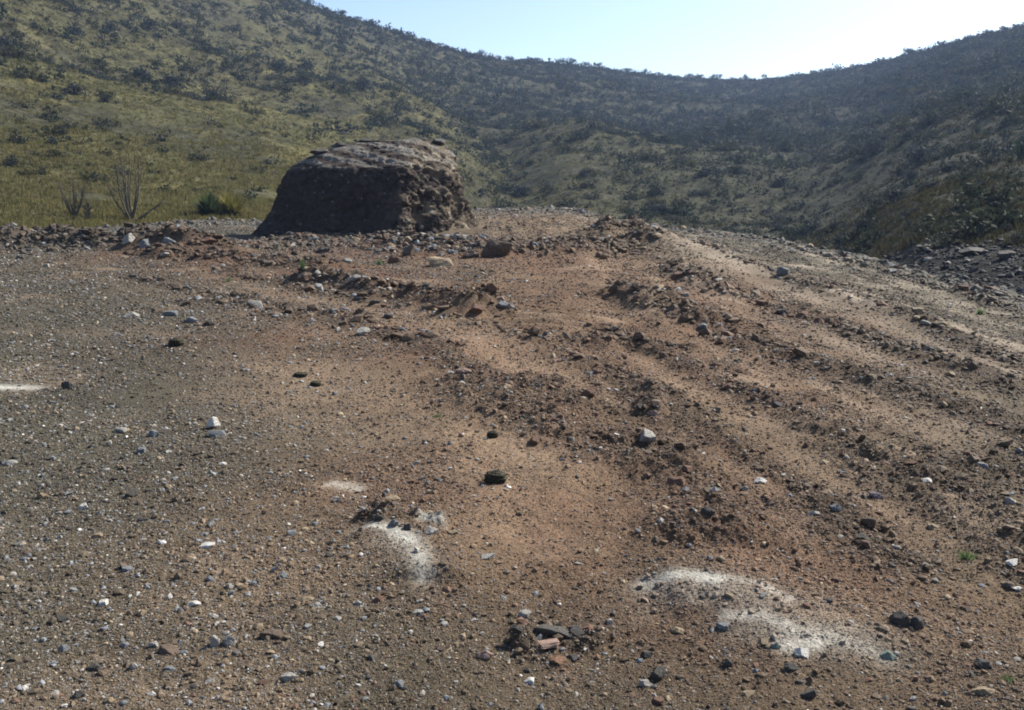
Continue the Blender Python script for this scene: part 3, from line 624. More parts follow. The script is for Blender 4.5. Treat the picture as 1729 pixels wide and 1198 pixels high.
# ------------------------------------------------------------------ gravel: the largest stones stand alone, the rest is one mass
def gravel_field(N):
    az = RNG.uniform(-.60, .62, N); u = RNG.random(N); R = tab(TR, az) * 1.0
    e = -0.75; r0 = 2.0; r = (r0 ** e + u * (50 ** e - r0 ** e)) ** (1 / e); k = r < R * 1.0; az, r = az[k], r[k]
    x, y = r * np.sin(az), r * np.cos(az); z, m = bench(x, y)
    lf = sstep(1.5, -2.5, x); rt = sstep(1.5, 4, x)
    patch = 0.5 + 0.9 * fbm(x / 1.1, y / 1.1, 3, 201)
    dens = np.clip(0.40 + 0.40 * lf + 0.25 * rt + .35 * sstep(5, 3.2, r) + 0.9 * m + 1.0 * (patch - .5), 0.06, 1.3)
    dm = np.zeros(len(x))
    for L, wd, s in DUST: d, t = dist(x, y, L); dm = np.maximum(dm, s * np.exp(-(d / wd) ** 2))
    dens *= 1 - 0.85 * np.clip(dm, 0, 1)
    cm_ = np.zeros(len(x))
    for L, wd, s in CHALK: d, t = dist(x, y, L); cm_ = np.maximum(cm_, min(1, s * 1.5) * np.exp(-(d / wd / 1.7) ** 2))
    dens *= 1 - 0.97 * np.clip(cm_, 0, 1)
    k = RNG.random(len(x)) < dens; x, y, z, m, r, lf, rt = x[k], y[k], z[k], m[k], r[k], lf[k], rt[k]
    s = 1.25 * r / 887.0 * RNG.random(len(x)) ** (-1 / 2.9); s = np.minimum(s, (0.05 + 0.0035 * r) * (0.8 + 1.0 * m) * RNG.uniform(.5, 1, len(x)))   # diameter
    return x, y, z, m, s, lf, rt
gx, gy, gz, gm, gs, glf, grt = gravel_field(760000)
def extra_rubble(n):
    r = np.sqrt(RNG.uniform(9 ** 2, 50 ** 2, n)); az = RNG.uniform(-.60, .62, n); k = r < tab(TR, az); r, az = r[k], az[k]; x, y = r * np.sin(az), r * np.cos(az)
    h, m = row_mask(x, y); e = sstep(.85, .97, r / tab(TR, az)); k = RNG.random(len(x)) < np.clip(m ** 1.6 * (.75 + .6 * sstep(16, 24, r)) + .2 * e, 0, 1); x, y, r = x[k], y[k], r[k]; z, m = bench(x, y)
    L = line((-60, 418), (200, 415), (400, 416), (445, 414), (620, 412), (800, 418), (1060, 424)); j = RNG.random(7500) * (len(L) - 1); a = j.astype(int); f = (j - a)[:, None]
    q = L[a] * (1 - f) + L[a + 1] * f + RNG.normal(0, 1, (7500, 2)) * np.array([.5, 1.1]); x, y = np.concatenate([x, q[:, 0]]), np.concatenate([y, q[:, 1]]); r = np.hypot(x, y); z, m = bench(x, y); m = np.maximum(m, .6 * (np.arange(len(x)) >= len(x) - 7500))
    s = np.minimum(.055 * RNG.random(len(x)) ** -.5, .12 + .007 * r); return x, y, z, m, s, sstep(1.5, -2.5, x), sstep(1.5, 4, x)
gx, gy, gz, gm, gs, glf, grt = [np.concatenate(p) for p in zip((gx, gy, gz, gm, gs, glf, grt), extra_rubble(110000))]
NG = len(gx)
cls_names = ["soil", "dark grey", "pale grey", "bright white", "tan", "bluish grey", "reddish brown", "brown"]
prob = np.stack([0.72 - .14 * glf, 0.03 + .03 * glf + .02 * grt, 0.040 + .035 * glf, 0.005 + 0.003 * glf + .004 * grt, 0.07 + 0 * glf, 0.03 + .09 * glf, 0.10 * (1 - glf) + .06 * gm, 0.10 + 0 * glf], 1)
dk = (gx < -3.5) & (gm > .3) & (np.hypot(gx, gy) > 17); prob[dk] *= np.array([1.6, 2.5, .25, .15, .3, .5, 1, 2])
prob /= prob.sum(1)[:, None]; gcl = (prob.cumsum(1) < RNG.random(NG)[:, None]).sum(1)
gpx, gpy, gdep = project(np.stack([gx, gy, gz + gs * .3], 1)); gsz = gs / gdep * F0
inside = (gpx > 4) & (gpx < W0 - 4) & (gpy > 396) & (gpy < H0 - 6)
hx = np.array([(s[0], s[1]) for s in STONES])
inside &= (np.hypot(gpx[:, None] - hx[:, 0], (gpy[:, None] - hx[:, 1]) * 1.4).min(1) > 26)
onm = (np.abs(gx - org[0]) < 4.3) & (np.abs(gy - MD) < 2.6)
order = np.argsort(-np.where(inside & ~onm & (gcl != 0), gsz, 0))[:2500]
clear = np.ones(len(order), bool)
for f in np.linspace(.55, .985, 36):
    q = order; clear &= bench(gx[q] * f, gy[q] * f)[0] < CAMZ + (gz[q] + gs[q] * .25 - CAMZ) * f
order = order[clear]
NIND = 190
chosen = []
for i in order[:2500]:
    if len(chosen) >= NIND: break
    if all(abs(gpx[i] - gpx[j]) + abs(gpy[i] - gpy[j]) > 18 for j in chosen): chosen.append(i)
drop = onm.copy(); drop[chosen] = True
hcl = np.hypot(gpx[:, None] - hx[:, 0], (gpy[:, None] - hx[:, 1]) * 1.4).min(1) < 9
drop |= hcl
def say(items, nouns, marks, words):
    """labels from the look and the nearest named neighbour; items = [(px, py, look)]"""
    out, seen = [], {}
    for px, py, look in items:
        mk = sorted(marks, key=lambda m: math.hypot(px - m[0], (py - m[1]) * 1.3))
        best = None
        for j, (mx, my, nm) in enumerate(mk[:9]):
            dx, dy = px - mx, (py - my) * 1.3
            d = "right of" if dx > abs(dy) * 1.6 else "left of" if -dx > abs(dy) * 1.6 else words[0] if dy < -abs(dx) * 1.6 else words[1] if dy > abs(dx) * 1.6 else \
                (words[2] if dy < 0 else words[3]) + (" and right of" if dx > 0 else " and left of")
            t = f"{look} {d} the {nm}"; t = " ".join(t.split()[:16])
            if t not in seen and len(t.split()) <= 16: best = t; break
        if best is None:
            mx, my, nm = mk[0]; n = 2
            while True:
                t = f"{look} {['', '', 'second', 'third', 'fourth', 'fifth', 'sixth', 'seventh', 'eighth', 'ninth'][min(n, 9)]} nearest the {nm}"
                if t not in seen or n > 9: best = t; break
                n += 1
        seen[best] = 1; out.append(best)
    return out
shp_names = ["flat", "angular", "blocky", "jagged", "rounded"]
its, spec = [], []
for q, i in enumerate(chosen):
    cn = cls_names[gcl[i]]; sn = shp_names[int(RNG.integers(0, 5))] if cn != "bright white" else ["flat", "blocky", "angular"][q % 3]
    size = "larger " if gsz[i] > 24 else "small " if gsz[i] < 15 else ""
    its.append((gpx[i], gpy[i], f"{size}{cn} {sn} stone")); spec.append((i, cn, sn))
labs = say(its, None, STONES, ["above", "below", "above", "below"])
for (i, cn, sn), lab, q in zip(spec, labs, range(len(labs))):
    o = link("stone", proto(cn, sn, q % 4)); s = gs[i] / 2; fl = SHAPES[sn][0]
    o.scale = (s, s, s); o.location = (gx[i], gy[i], gz[i] + s * fl * 0.32); o.rotation_euler = (random.uniform(-.25, .25), random.uniform(-.25, .25), random.uniform(0, 6.28))
    tag(o, lab, "stone", "loose stones scattered over the bench")
def scatter(x, y, z, s, colr, seed, protos, flat=(.4, .85), sink=.10):
    g = np.random.default_rng(seed); n = len(x); Fp = protos[0][1]; nv = len(protos[0][0])
    PV = np.stack([p[0] for p in protos]); pi = g.integers(0, len(protos), n)
    P = PV[pi] * 0.5; a = g.uniform(0, 2 * np.pi, n); b = g.normal(0, .35, n); ca, sa, cb, sb = np.cos(a), np.sin(a), np.cos(b), np.sin(b)
    fz = g.uniform(*flat, n) / 0.6
    X, Yv, Zv = P[..., 0], P[..., 1], P[..., 2] * fz[:, None]
    X, Zv = X * cb[:, None] - Zv * sb[:, None], X * sb[:, None] + Zv * cb[:, None]
    X, Yv = X * ca[:, None] - Yv * sa[:, None], X * sa[:, None] + Yv * ca[:, None]
    V = np.stack([X * s[:, None] + x[:, None], Yv * s[:, None] + y[:, None], Zv * s[:, None] + (z + s * sink)[:, None]], -1).reshape(-1, 3)
    Fc = (Fp[None] + (np.arange(n) * nv)[:, None, None]).reshape(-1, 3)
    return V, Fc, np.repeat(colr, nv, 0)
k = ~drop; print("gravel", k.sum())
kx, ky, kz, ks, kc, km = gx[k], gy[k], gz[k], gs[k], gcl[k], gm[k]
base = soil(kx, ky, km); tabc = np.array([(0, 0, 0)] + [COL[n] for n in cls_names[1:]])
cc = np.where((kc == 0)[:, None], base * RNG.uniform(.8, 1.3, (len(kx), 1)), tabc[kc] * RNG.uniform(.7, 1.2, (len(kx), 1)))
SMALL = [rock_shape(1, 300 + i, .6, 9, 0) for i in range(24)]
PEB = stone_mat("gravel_stone")
V, Fc, cv = scatter(kx, ky, kz, ks, cc, 5, SMALL)
tag(link("gravel", mesh_np("gravel", V, Fc, PEB, cv)), "loose gravel and dirt clods over the whole bench", "gravel", kind="stuff")
# broken rock along the foot of the right-hand slope, beyond the edge of the bench
n = 5200; az = RNG.uniform(.27, .66, n); t = RNG.random(n) ** 1.3 * .05; r = tab(TR, az) + t * (tab(TRS, az) - tab(TR, az)); x, y = r * np.sin(az), r * np.cos(az)
s = np.minimum(0.09 * RNG.random(n) ** -.4, 0.38); kk = RNG.random(n) < sstep(.28, .40, az)
x, y, s = x[kk], y[kk], s[kk]; c = np.array([[.034, .032, .033]]) * RNG.uniform(.6, 1.6, (len(x), 1)); c[RNG.random(len(x)) < .05] = [.20, .19, .18]
V, Fc, cv = scatter(x, y, hill(x, y), s, c, 6, SMALL)
tag(link("rubble", mesh_np("rubble", V, Fc, PEB, cv)), "dark broken rock at the foot of the right-hand hill", "rubble", kind="stuff")
for nmx, pxx, pyy, wd, ht, lab in [("boulder", 1640, 424, 48, 13, "long dark ledge of rock under the right-hand hill"), ("boulder", 1560, 417, 32, 10, "dark rock ledge left of the longest one under the right hill"),
                                   ("boulder", 1700, 429, 40, 16, "dark rock at the right edge under the hill")]:
    p = gp(pxx, pyy + ht * .4, hill); z = float(hill(p[:1], p[1:])[0]); dep = float(project([[p[0], p[1], z]])[2][0]); s = wd / 2 * dep / F0
    o = link("boulder", proto("dark grey", "jagged", 2 + len(lab) % 3)); o.scale = (s, s * .8, ht / 2 * dep / F0 / .5); o.location = (p[0], p[1], z + .1); tag(o, lab, "boulder", "dark ledges under the right-hand hill")

# ------------------------------------------------------------------ plants
def leaf_quads(P, size, g, up=0.3):
    """one small leaf quad at each point; returns verts (n,4,3)"""
    n = len(P); a = g.normal(size=(n, 3)); a[:, 2] += up; a /= np.linalg.norm(a, axis=1)[:, None]
    b = np.cross(a, g.normal(size=(n, 3))); b /= np.linalg.norm(b, axis=1)[:, None]
    s = (size * g.uniform(.6, 1.4, n))[:, None]; a = a * s; b = b * s * .6
    return np.stack([P - a * .2, P + b * .5 + a * .4, P + a, P - b * .5 + a * .4], 1)
def crown_points(g, n, clumps, spread=.30):
    cen = g.normal(size=(clumps, 3)); cen /= np.linalg.norm(cen, axis=1)[:, None]; cen *= g.uniform(.25, .85, clumps)[:, None]
    cen[:, 2] = np.abs(cen[:, 2]) * .85 + .12
    i = g.integers(0, clumps, n); q = g.normal(size=(n, 3)); q /= np.linalg.norm(q, axis=1)[:, None]
    P = cen[i] + q * (spread * g.uniform(.5, 1.15, n) * g.uniform(.7, 1.2, clumps)[i])[:, None]
    P[:, 2] = np.maximum(P[:, 2], .02); return P
def tube(pts, rad, k=5):
    pts = np.asarray(pts, float); n = len(pts); T = np.gradient(pts, axis=0); T /= np.linalg.norm(T, axis=1)[:, None]
    ref = np.array([0.31, .2, .93]) if abs(T[:, 2]).mean() < .8 else np.array([1., .1, 0])
    B = np.cross(T, ref); B /= np.linalg.norm(B, axis=1)[:, None]; N_ = np.cross(B, T); th = np.linspace(0, 2 * np.pi, k, endpoint=False)
    V = pts[:, None] + (B[:, None] * np.cos(th)[None, :, None] + N_[:, None] * np.sin(th)[None, :, None]) * np.asarray(rad)[:, None, None]
    i = np.arange((n - 1) * k).reshape(n - 1, k); j = np.roll(i, -1, 1)
    return V.reshape(-1, 3), np.stack([i, j, j + k, i + k], -1).reshape(-1, 4)
def join(parts):
    Vs, Fs, o = [], [], 0
    for V, Fc in parts: Vs.append(V); Fs.append(Fc + o); o += len(V)
    return np.vstack(Vs), np.vstack(Fs)
LEAF = {"dark green": plant_mat("leaf_dark_green", (.026, .034, .022)), "grey-green": plant_mat("leaf_grey_green", (.052, .055, .042)), "olive": plant_mat("leaf_olive", (.055, .054, .026)), "bluish": plant_mat("leaf_bluish", (.030, .037, .038))}
BARK = stone_mat("bark", (.09, .075, .06), .95, 8.0, .1)
def shrub_mesh(seed, n, clumps, colr, flat=1.0, leaf=.13):
    g = np.random.default_rng(seed); P = crown_points(g, n, clumps) * np.array([1, 1, .95 * flat]); Q = leaf_quads(P, np.full(n, leaf), g)
    V = Q.reshape(-1, 3); Fc = np.arange(4 * n).reshape(n, 4); m = np.zeros(n, int); parts = [(V, Fc)]
    for _ in range(7):
        a = g.uniform(0, 6.28); e = np.array([math.cos(a) * g.uniform(.2, .7), math.sin(a) * g.uniform(.2, .7), g.uniform(.4, .8) * flat]); p = np.linspace(0, 1, 5)[:, None] * e + g.normal(0, .03, (5, 3)); p[0] = 0
        parts.append(tube(p, np.linspace(.03, .008, 5), 4)); m = np.concatenate([m, np.ones(len(parts[-1][1]), int)])
    V, Fc = join(parts); return mesh_np("shrub", V, Fc, [LEAF[colr], BARK], None, False, m)
KINDS = [("dark green", 1.0), ("grey-green", .8), ("olive", .75), ("bluish", 1.0)]
SHR = {(c, j): shrub_mesh(500 + 10 * i + j, 420, 9 + 3 * j, c, fl) for i, (c, fl) in enumerate(KINDS) for j in range(3)}
_TH = np.concatenate([np.linspace(14, 120, 1400), np.linspace(120, 480, 1500)])
def hp(px, py):
    d = ray(px, py); k = 1 / math.hypot(d[0], d[1]); X, Y, Z = d[0] * k * _TH, d[1] * k * _TH, CAMZ + d[2] * k * _TH
    inside_edge = _TH < tab(TR, math.atan2(d[0], d[1])) * 1.002
    m = np.nonzero((Z <= hill(X, Y)) & ~inside_edge)[0]; i = m[0] if len(m) else len(_TH) - 1
    return np.array([X[i], Y[i]])
def hz1(p): return float(hill(np.array([p[0]]), np.array([p[1]]))[0])
HL = [(225, 350, "tall ocotillo"), (370, 348, "spiky yellow-green clump"), (640, 240, "top of the earth mound"), (125, 345, "small ocotillo")]
# shrubs that can be picked out
GP = "shrubs scattered over the hillsides"
for px, py, wd, kd, lab, sh in [(70, 294, 34, "dark green", "dark round shrub low on the left hillside beyond the ocotillos", "dark shrub low on the left"), (22, 278, 44, "bluish", "dark scrubby bush at the left edge above the dark round shrub", "bush at the left edge"),
        (154, 280, 18, "dark green", "small dark shrub above the small ocotillo", "small dark shrub above the small ocotillo"), (347, 250, 13, "dark green", "small dark upright shrub on the grass high above the spiky clump", None),
        (395, 303, 17, "dark green", "small dark round shrub on the grass above the spiky clump", "round shrub above the spiky clump"), (331, 322, 16, "dark green", "small dark shrub left above the spiky clump", None), (199, 244, 16, "dark green", "lone dark dot of a shrub on the grass above the tall ocotillo", "lone shrub above the tall ocotillo"),
        (205, 292, 34, "grey-green", "grey-green twiggy bush on the grass behind the tall ocotillo", "grey bush behind the tall ocotillo"), (130, 160, 48, "bluish", "wide dark thicket halfway up the left hillside", "wide thicket on the left hillside"), (180, 172, 36, "bluish", "dark bush right of the wide thicket on the left hillside", None),
        (420, 340, 14, "dark green", "dark little shrub between the spiky clump and the mound", None), (180, 214, 44, "dark green", "dark bushes on a low ledge of the left hillside", "ledge on the left hillside"), (250, 305, 20, "olive", "small olive shrub right of the tall ocotillo's crown", None),
        (1230, 232, 90, "dark green", "largest dark thicket in the middle of the right hillside", "largest thicket on the right hillside"), (1285, 240, 50, "dark green", "dark bush joined to the right side of the largest thicket", None), (1175, 228, 46, "bluish", "bush at the left side of the largest thicket", None),
        (1370, 387, 26, "dark green", "round green shrub low on the right hill above the bench edge", "round shrub low on the right hill"), (1295, 382, 22, "bluish", "bluish shrub left of the round one above the bench edge", "bluish shrub above the bench edge"), (1475, 404, 26, "dark green", "dark shrub left of the dark rock ledges", "shrub left of the rock ledges"),
        (1520, 402, 22, "grey-green", "grey shrub just above the left dark rock ledge", None), (1565, 372, 30, "dark green", "green shrub above the dark rock ledges", "green shrub above the rock ledges"), (1105, 330, 48, "dark green", "dark thicket where the gully meets the bench edge", "thicket at the gully mouth"),
        (1150, 345, 40, "olive", "olive thicket right of the dark one at the gully mouth", None), (930, 325, 34, "dark green", "dark bush in the gully right of the mound", "bush in the gully"), (880, 280, 30, "bluish", "dark bush higher in the gully right of the mound", None), (1700, 390, 34, "bluish", "bluish bush at the right edge above the rubble", "bush at the right edge"),
        (1640, 352, 26, "dark green", "dark bush uphill and right of the green shrub above the rock ledges", None), (500, 70, 34, "dark green", "dark bush high on the left hill near its skyline", None), (1580, 205, 54, "dark green", "dark thicket high on the right hillside", "high thicket on the right hillside"), (1490, 240, 44, "bluish", "bluish thicket below left of the high one", None)]:
    p = hp(px, py); z = hz1(p); dep = float(project([[p[0], p[1], z]])[2][0]); s = wd / 2 * dep / F0 * 1.05
    o = link("shrub", SHR[(kd, (px // 5) % 3)], loc=(p[0], p[1], z - .08 * s), rot=(0, 0, random.uniform(0, 6.28)), scale=(s, s, s * .95)); tag(o, lab, "shrub", GP)
    if sh: HL.append((px, py, sh))
def hill_scatter(n, seed, tpow=1.0, tmax=1.04):
    g = np.random.default_rng(seed); az = g.uniform(-.66, .66, n); R = tab(TR, az); Rs = tab(TRS, az)
    r = np.sqrt(g.random(n) ** tpow * ((Rs * tmax) ** 2 - (R + 1.5) ** 2) + (R + 1.5) ** 2); return g, az, r, (r - R) / (Rs - R)
g, az, r, t = hill_scatter(84000, 71)
x, y = r * np.sin(az), r * np.cos(az)
dens = 0.10 + 0.55 * sstep(.12, .7, t) + 0.55 * sstep(-.05, .3, fbm(x / 28, y / 28, 3, 151)) * sstep(.02, .3, t) + .36 * sstep(-.1, .2, az) - .25 * sstep(.1, .5, fbm(x / 14, y / 14, 3, 155))
ga = 0.02 - 0.16 * np.clip(t, 0, 1) ** 1.2; dens += .4 * np.exp(-((az - ga) / .03) ** 2) + .5 * sstep(.96, .99, t) * (t < 1.02)
dens *= .62 + .38 * sstep(-.25, .05, az); dens *= 0.45 + 1.3 * sstep(-.25, .35, fbm(x / 11, y / 11, 4, 158))
dens += .16 * sstep(0, .25, az); kk = (g.random(len(x)) < np.clip(dens * .66, .02, 1)) & ((t > .045) | (az < .27)); x, y, r, t, az = x[kk], y[kk], r[kk], t[kk], az[kk]; z = hill(x, y)
sz = np.clip(g.lognormal(-.52, .58, len(x)), .22, 2.6) * (0.75 + .45 * sstep(.1, .5, t)) * (1 - .2 * sstep(0, -.3, az)); kd = np.where(g.random(len(x)) < .42, 0, g.integers(1, 4, len(x)))     # half-widths
kd = np.where((az > .2) & (t < .25) & (kd == 2), 3, kd); px, py, dep = project(np.stack([x, y, z + sz * .4], 1)); pw = sz * 2 / dep * F0
def seen(x, y, ztop):
    ok = np.ones(len(x), bool); r = np.hypot(x, y); el = (ztop - CAMZ) / r; a = np.arctan2(x, y); R = tab(TR, a)
    ok &= el > tab(TE, a) + .002
    for f in np.linspace(.02, .97, 40):
        q = R + (r - R) * f; ok &= (hill(q * np.sin(a), q * np.cos(a)) - CAMZ) / q < el
    return ok
vis = seen(x, y, z + sz * .35) & (px > 5) & (px < W0 - 5) & (py > 4) & ~((px > 415) & (px < 830) & (py > 210))
order = np.argsort(-np.where(vis, pw, 0)); pick = []
for i in order:
    if len(pick) >= 225: break
    if all(abs(px[i] - px[j]) + abs(py[i] - py[j]) > 14 for j in pick): pick.append(i)
labs = say([(px[i], py[i], f"{'big ' if pw[i] > 26 else 'small ' if pw[i] < 14 else ''}{KINDS[kd[i]][0]} shrub") for i in pick], None, HL, ["uphill of", "downhill of", "uphill", "downhill"])
for q, (i, lab) in enumerate(zip(pick, labs)):
    o = link("shrub", SHR[(KINDS[kd[i]][0], q % 3)], loc=(x[i], y[i], z[i] - .08 * sz[i]), rot=(0, 0, random.uniform(0, 6.28)), scale=(sz[i], sz[i], sz[i] * random.uniform(.75, 1.15))); tag(o, lab, "shrub", GP)
print("brush", len(x)); keep = np.ones(len(x), bool); keep[pick] = False; x, y, z, sz, kd = x[keep], y[keep], z[keep], sz[keep], kd[keep]
def brush(x, y, z, sz, colr, seed, nl, name, label, cat, mat, leaf=.26, variants=10, clumps=8):
    g = np.random.default_rng(seed); PV = []
    for v in range(variants):
        P = crown_points(g, nl, clumps, .33) * np.array([1, 1, .9]); PV.append(leaf_quads(P, np.full(nl, leaf), g).reshape(-1, 3))
    PV = np.stack(PV); i = g.integers(0, variants, len(x)); P = PV[i]; a = g.uniform(0, 6.28, len(x)); ca, sa = np.cos(a)[:, None], np.sin(a)[:, None]
    V = np.stack([(P[..., 0] * ca - P[..., 1] * sa) * sz[:, None] + x[:, None], (P[..., 0] * sa + P[..., 1] * ca) * sz[:, None] + y[:, None], P[..., 2] * (sz * g.uniform(.8, 1.2, len(x)))[:, None] + z[:, None] - .05], -1).reshape(-1, 3)
    me = mesh_np(name, V, np.arange(len(V)).reshape(-1, 4), mat, np.repeat(colr, nl * 4, 0)); return tag(link(name, me), label, cat, kind="stuff")
BR = plant_mat("brush_leaf", None, .3, True, .4)
ng = 1500; ag = g.uniform(-.62, .62, ng); rg = tab(TRS, ag) * g.uniform(.962, 1.003, ng); xg, yg = rg * np.sin(ag), rg * np.cos(ag)
sg = np.clip(g.lognormal(-.1, .45, ng), .4, 2.6); x, y, z = np.concatenate([x, xg]), np.concatenate([y, yg]), np.concatenate([z, hill(xg, yg)]); sz = np.concatenate([sz, sg]); kd = np.concatenate([kd, np.where(g.random(ng) < .6, 0, 3)])
lc = np.array([(.026, .034, .022), (.052, .055, .042), (.055, .054, .026), (.030, .037, .038)])[kd] * g.uniform(.75, 1.25, (len(x), 1))
brush(x, y, z, sz, lc, 81, 56, "brush", "low scrub covering the hillsides between the larger shrubs", "brush", BR)
# dry grass: tufts of thin blades
g, az, r, t = hill_scatter(80000, 91, 1.5, .75)
near = g.random(len(az)) < .35; r = np.where(near, tab(TR, az) + .3 + 40 * g.random(len(az)) ** 1.5, r); x, y = r * np.sin(az), r * np.cos(az)
t = (r - tab(TR, az)) / (tab(TRS, az) - tab(TR, az)); kk = (fbm(x / 7, y / 7, 3, 161) > -.38) & ((az < .26) | (t > .045)); x, y, r = x[kk], y[kk], r[kk]; z = hill(x, y); n = len(x); nb = 7
h = g.uniform(.12, .36, n); wv = np.clip(r * .0011, .02, .16)
a = g.uniform(0, 6.28, (n, nb)); le = g.uniform(.1, .6, (n, nb)) * h[:, None]; hh = h[:, None] * g.uniform(.6, 1.1, (n, nb)); b = g.uniform(0, .16, (n, nb)); c, s = np.cos(a), np.sin(a)
X0, Y0 = x[:, None] + c * b, y[:, None] + s * b; Z0 = np.repeat(z[:, None], nb, 1) - .04; w_ = wv[:, None] * .5
c2 = g.uniform(0, 6.28, (n, nb)); ux, uy = np.cos(c2) * w_, np.sin(c2) * w_
V = np.stack([np.stack([X0 - ux, Y0 - uy, Z0], -1), np.stack([X0 + ux, Y0 + uy, Z0], -1), np.stack([X0 + c * le, Y0 + s * le, Z0 + hh], -1)], 2).reshape(-1, 3)
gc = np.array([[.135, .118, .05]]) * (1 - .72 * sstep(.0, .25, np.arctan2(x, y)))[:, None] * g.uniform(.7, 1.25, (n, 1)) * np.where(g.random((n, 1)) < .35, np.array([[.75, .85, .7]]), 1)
tag(link("grass", mesh_np("grass", V, np.arange(len(V)).reshape(-1, 3), plant_mat("dry_grass", None, .4, True, .3), np.repeat(gc, nb * 3, 0))), "dry yellow-green grass tufts on the hillsides", "grass", kind="stuff")

# trees along the skyline, each with its trunk and crown
def tree_parts(seed):
    g = np.random.default_rng(seed); n = 330; P = crown_points(g, n, 8, .26) * np.array([.68, .68, .78]) + np.array([0, 0, .12])
    cm = mesh_np("crown", leaf_quads(P, np.full(n, .095), g).reshape(-1, 3), np.arange(4 * n).reshape(n, 4), LEAF["dark green"])
    parts = []; lean = g.normal(0, .06, 2)
    parts.append(tube([(0, 0, -.05), (lean[0] * .5, lean[1] * .5, .2), (lean[0], lean[1], .5)], [.045, .035, .02], 6))
    for _ in range(4):
        a = g.uniform(0, 6.28); parts.append(tube([(lean[0] * .5, lean[1] * .5, .22), (math.cos(a) * .18, math.sin(a) * .18, .45), (math.cos(a) * .32, math.sin(a) * .32, .62)], [.025, .018, .008], 5))
    return cm, mesh_np("trunk", *join(parts), BARK)
TP = [tree_parts(700 + i) for i in range(5)]
TL = [(521, 6, 14, "rounded tree at the top of the left skyline where the sky begins"), (550, 14, 8, None), (577, 26, 12, "small round tree standing clear on the upper left skyline"), (604, 33, 9, None), (632, 44, 14, "twin-looking tree on the upper left skyline"), (668, 54, 8, None), (690, 60, 10, None), (716, 72, 9, None),
      (745, 78, 9, None), (780, 86, 11, "tree standing by itself on the skyline above the mound's right end"), (812, 91, 12, "small crown standing clear on the middle left skyline"), (842, 96, 10, None), (860, 97, 12, None), (895, 101, 14, "left tree of the clump of trees on the middle skyline"), (907, 102, 12, None),
      (950, 101, 15, None), (965, 103, 17, "largest round crown on the middle skyline"), (990, 104, 11, None), (1008, 105, 14, "tree ending the middle skyline clump on its right"), (1058, 116, 14, "tree right of a gap on the middle skyline"), (1090, 120, 14, None), (1112, 124, 9, None), (1163, 126, 12, None), (1180, 128, 10, None), (1211, 129, 12, None), (1258, 131, 11, None), (1290, 131, 9, None),
      (1345, 129, 8, None), (1372, 123, 9, None), (1398, 117, 11, None), (1440, 112, 8, None), (1490, 103, 10, None), (1534, 92, 13, "tree on the right skyline where it steps up"), (1588, 78, 14, "dense crown on the steep right skyline"), (1640, 66, 11, None), (1668, 58, 12, None), (1695, 48, 14, None), (1716, 44, 12, "last tree on the right skyline at the photo's edge")]
tl = [(px_, py_, l) for px_, py_, h_, l in TL if l]
TM = [(521, 6, "top of the left skyline"), (640, 44, "twin-looking skyline tree"), (780, 86, "lone skyline tree above the mound"), (900, 101, "middle skyline clump"), (965, 103, "largest skyline crown"), (1008, 105, "right end of the middle clump"), (1058, 116, "skyline tree right of the gap"), (1258, 131, "lowest dip of the skyline"), (1534, 92, "step in the right skyline"), (1588, 78, "dense right skyline crown"), (1716, 44, "right end of the skyline")]
auto = iter(say([(a, b, ["small", "squat", "dark", "thin"][i % 4] + " tree") for i, (a, b, h_, l) in enumerate(TL) if not l], None, TM, ["above", "below", "up", "down"]))
for i, (px_, py_, h_, lab) in enumerate(TL):
    a, _ = az_tan(px_, py_); r = float(tab(TRS, a)) * .998; x_, y_ = r * math.sin(a), r * math.cos(a); z = hz1((x_, y_)); dep = float(project([[x_, y_, z]])[2][0]); h = h_ * dep / F0 * 1.25
    o = bpy.data.objects.new("tree", None); C.objects.link(o); o.location = (x_, y_, z - .1); o.rotation_euler = (0, 0, random.uniform(0, 6.28)); o.scale = (h * random.uniform(.9, 1.5), h, h * random.uniform(.75, 1.05)); o.empty_display_size = .1
    tag(o, lab or next(auto), "tree", "trees along the skyline"); cm, tm = TP[i % 5]; link("crown", cm, o); link("trunk", tm, o)

# ocotillos: bunches of long bare wands from one foot
OC = stone_mat("ocotillo_stem", (.11, .10, .075), .95, 10.0, .1)
def ocotillo(px, py, hpx, n, spread, lab, seed, extra=()):
    g = np.random.default_rng(seed); p = hp(px, py); z = hz1(p); dep = float(project([[p[0], p[1], z]])[2][0]); k = dep / F0; hgt = hpx * k
    o = bpy.data.objects.new("ocotillo", None); C.objects.link(o); o.location = (p[0], p[1], z - .05); tag(o, lab, "ocotillo", "ocotillos at the edge of the grass")
    ends = [(hgt * spread * g.normal(0, .42), hgt * spread * g.normal(0, .4), hgt * g.uniform(.6, 1.0)) for _ in range(n)] + [(dx * k, -.3, dz * k) for dx, dz in extra]
    for e in ends:
        q = np.linspace(0, 1, 12); e = np.array(e); P = np.stack([e[0] * q ** .75, e[1] * q ** .75, e[2] * q ** 1.1], 1) + np.stack([.035 * hgt * np.sin(q * 5 + g.uniform(0, 6)) * q, .03 * hgt * np.sin(q * 4 + g.uniform(0, 6)) * q, 0 * q], 1)
        link("stem", mesh_np("stem", *tube(P, np.linspace(.046, .016, 12) * (1 + .15 * np.sin(q * 40)), 6), OC, None, True), o)
    # thin spiny side twigs over the wands read as a grey fuzz
    for e in ends[:6]:
        m = 26; q = g.uniform(.25, 1, m); e = np.array(e); B = np.stack([e[0] * q ** .75, e[1] * q ** .75, e[2] * q ** 1.1], 1)
        tw = [tube([b, b + g.normal(0, .07, 3) + [0, 0, .05], b + g.normal(0, .14, 3) + [0, 0, .12]], [.010, .007, .004], 3) for b in B]
        link("twig", mesh_np("twig", *join(tw), OC), o)
    return o
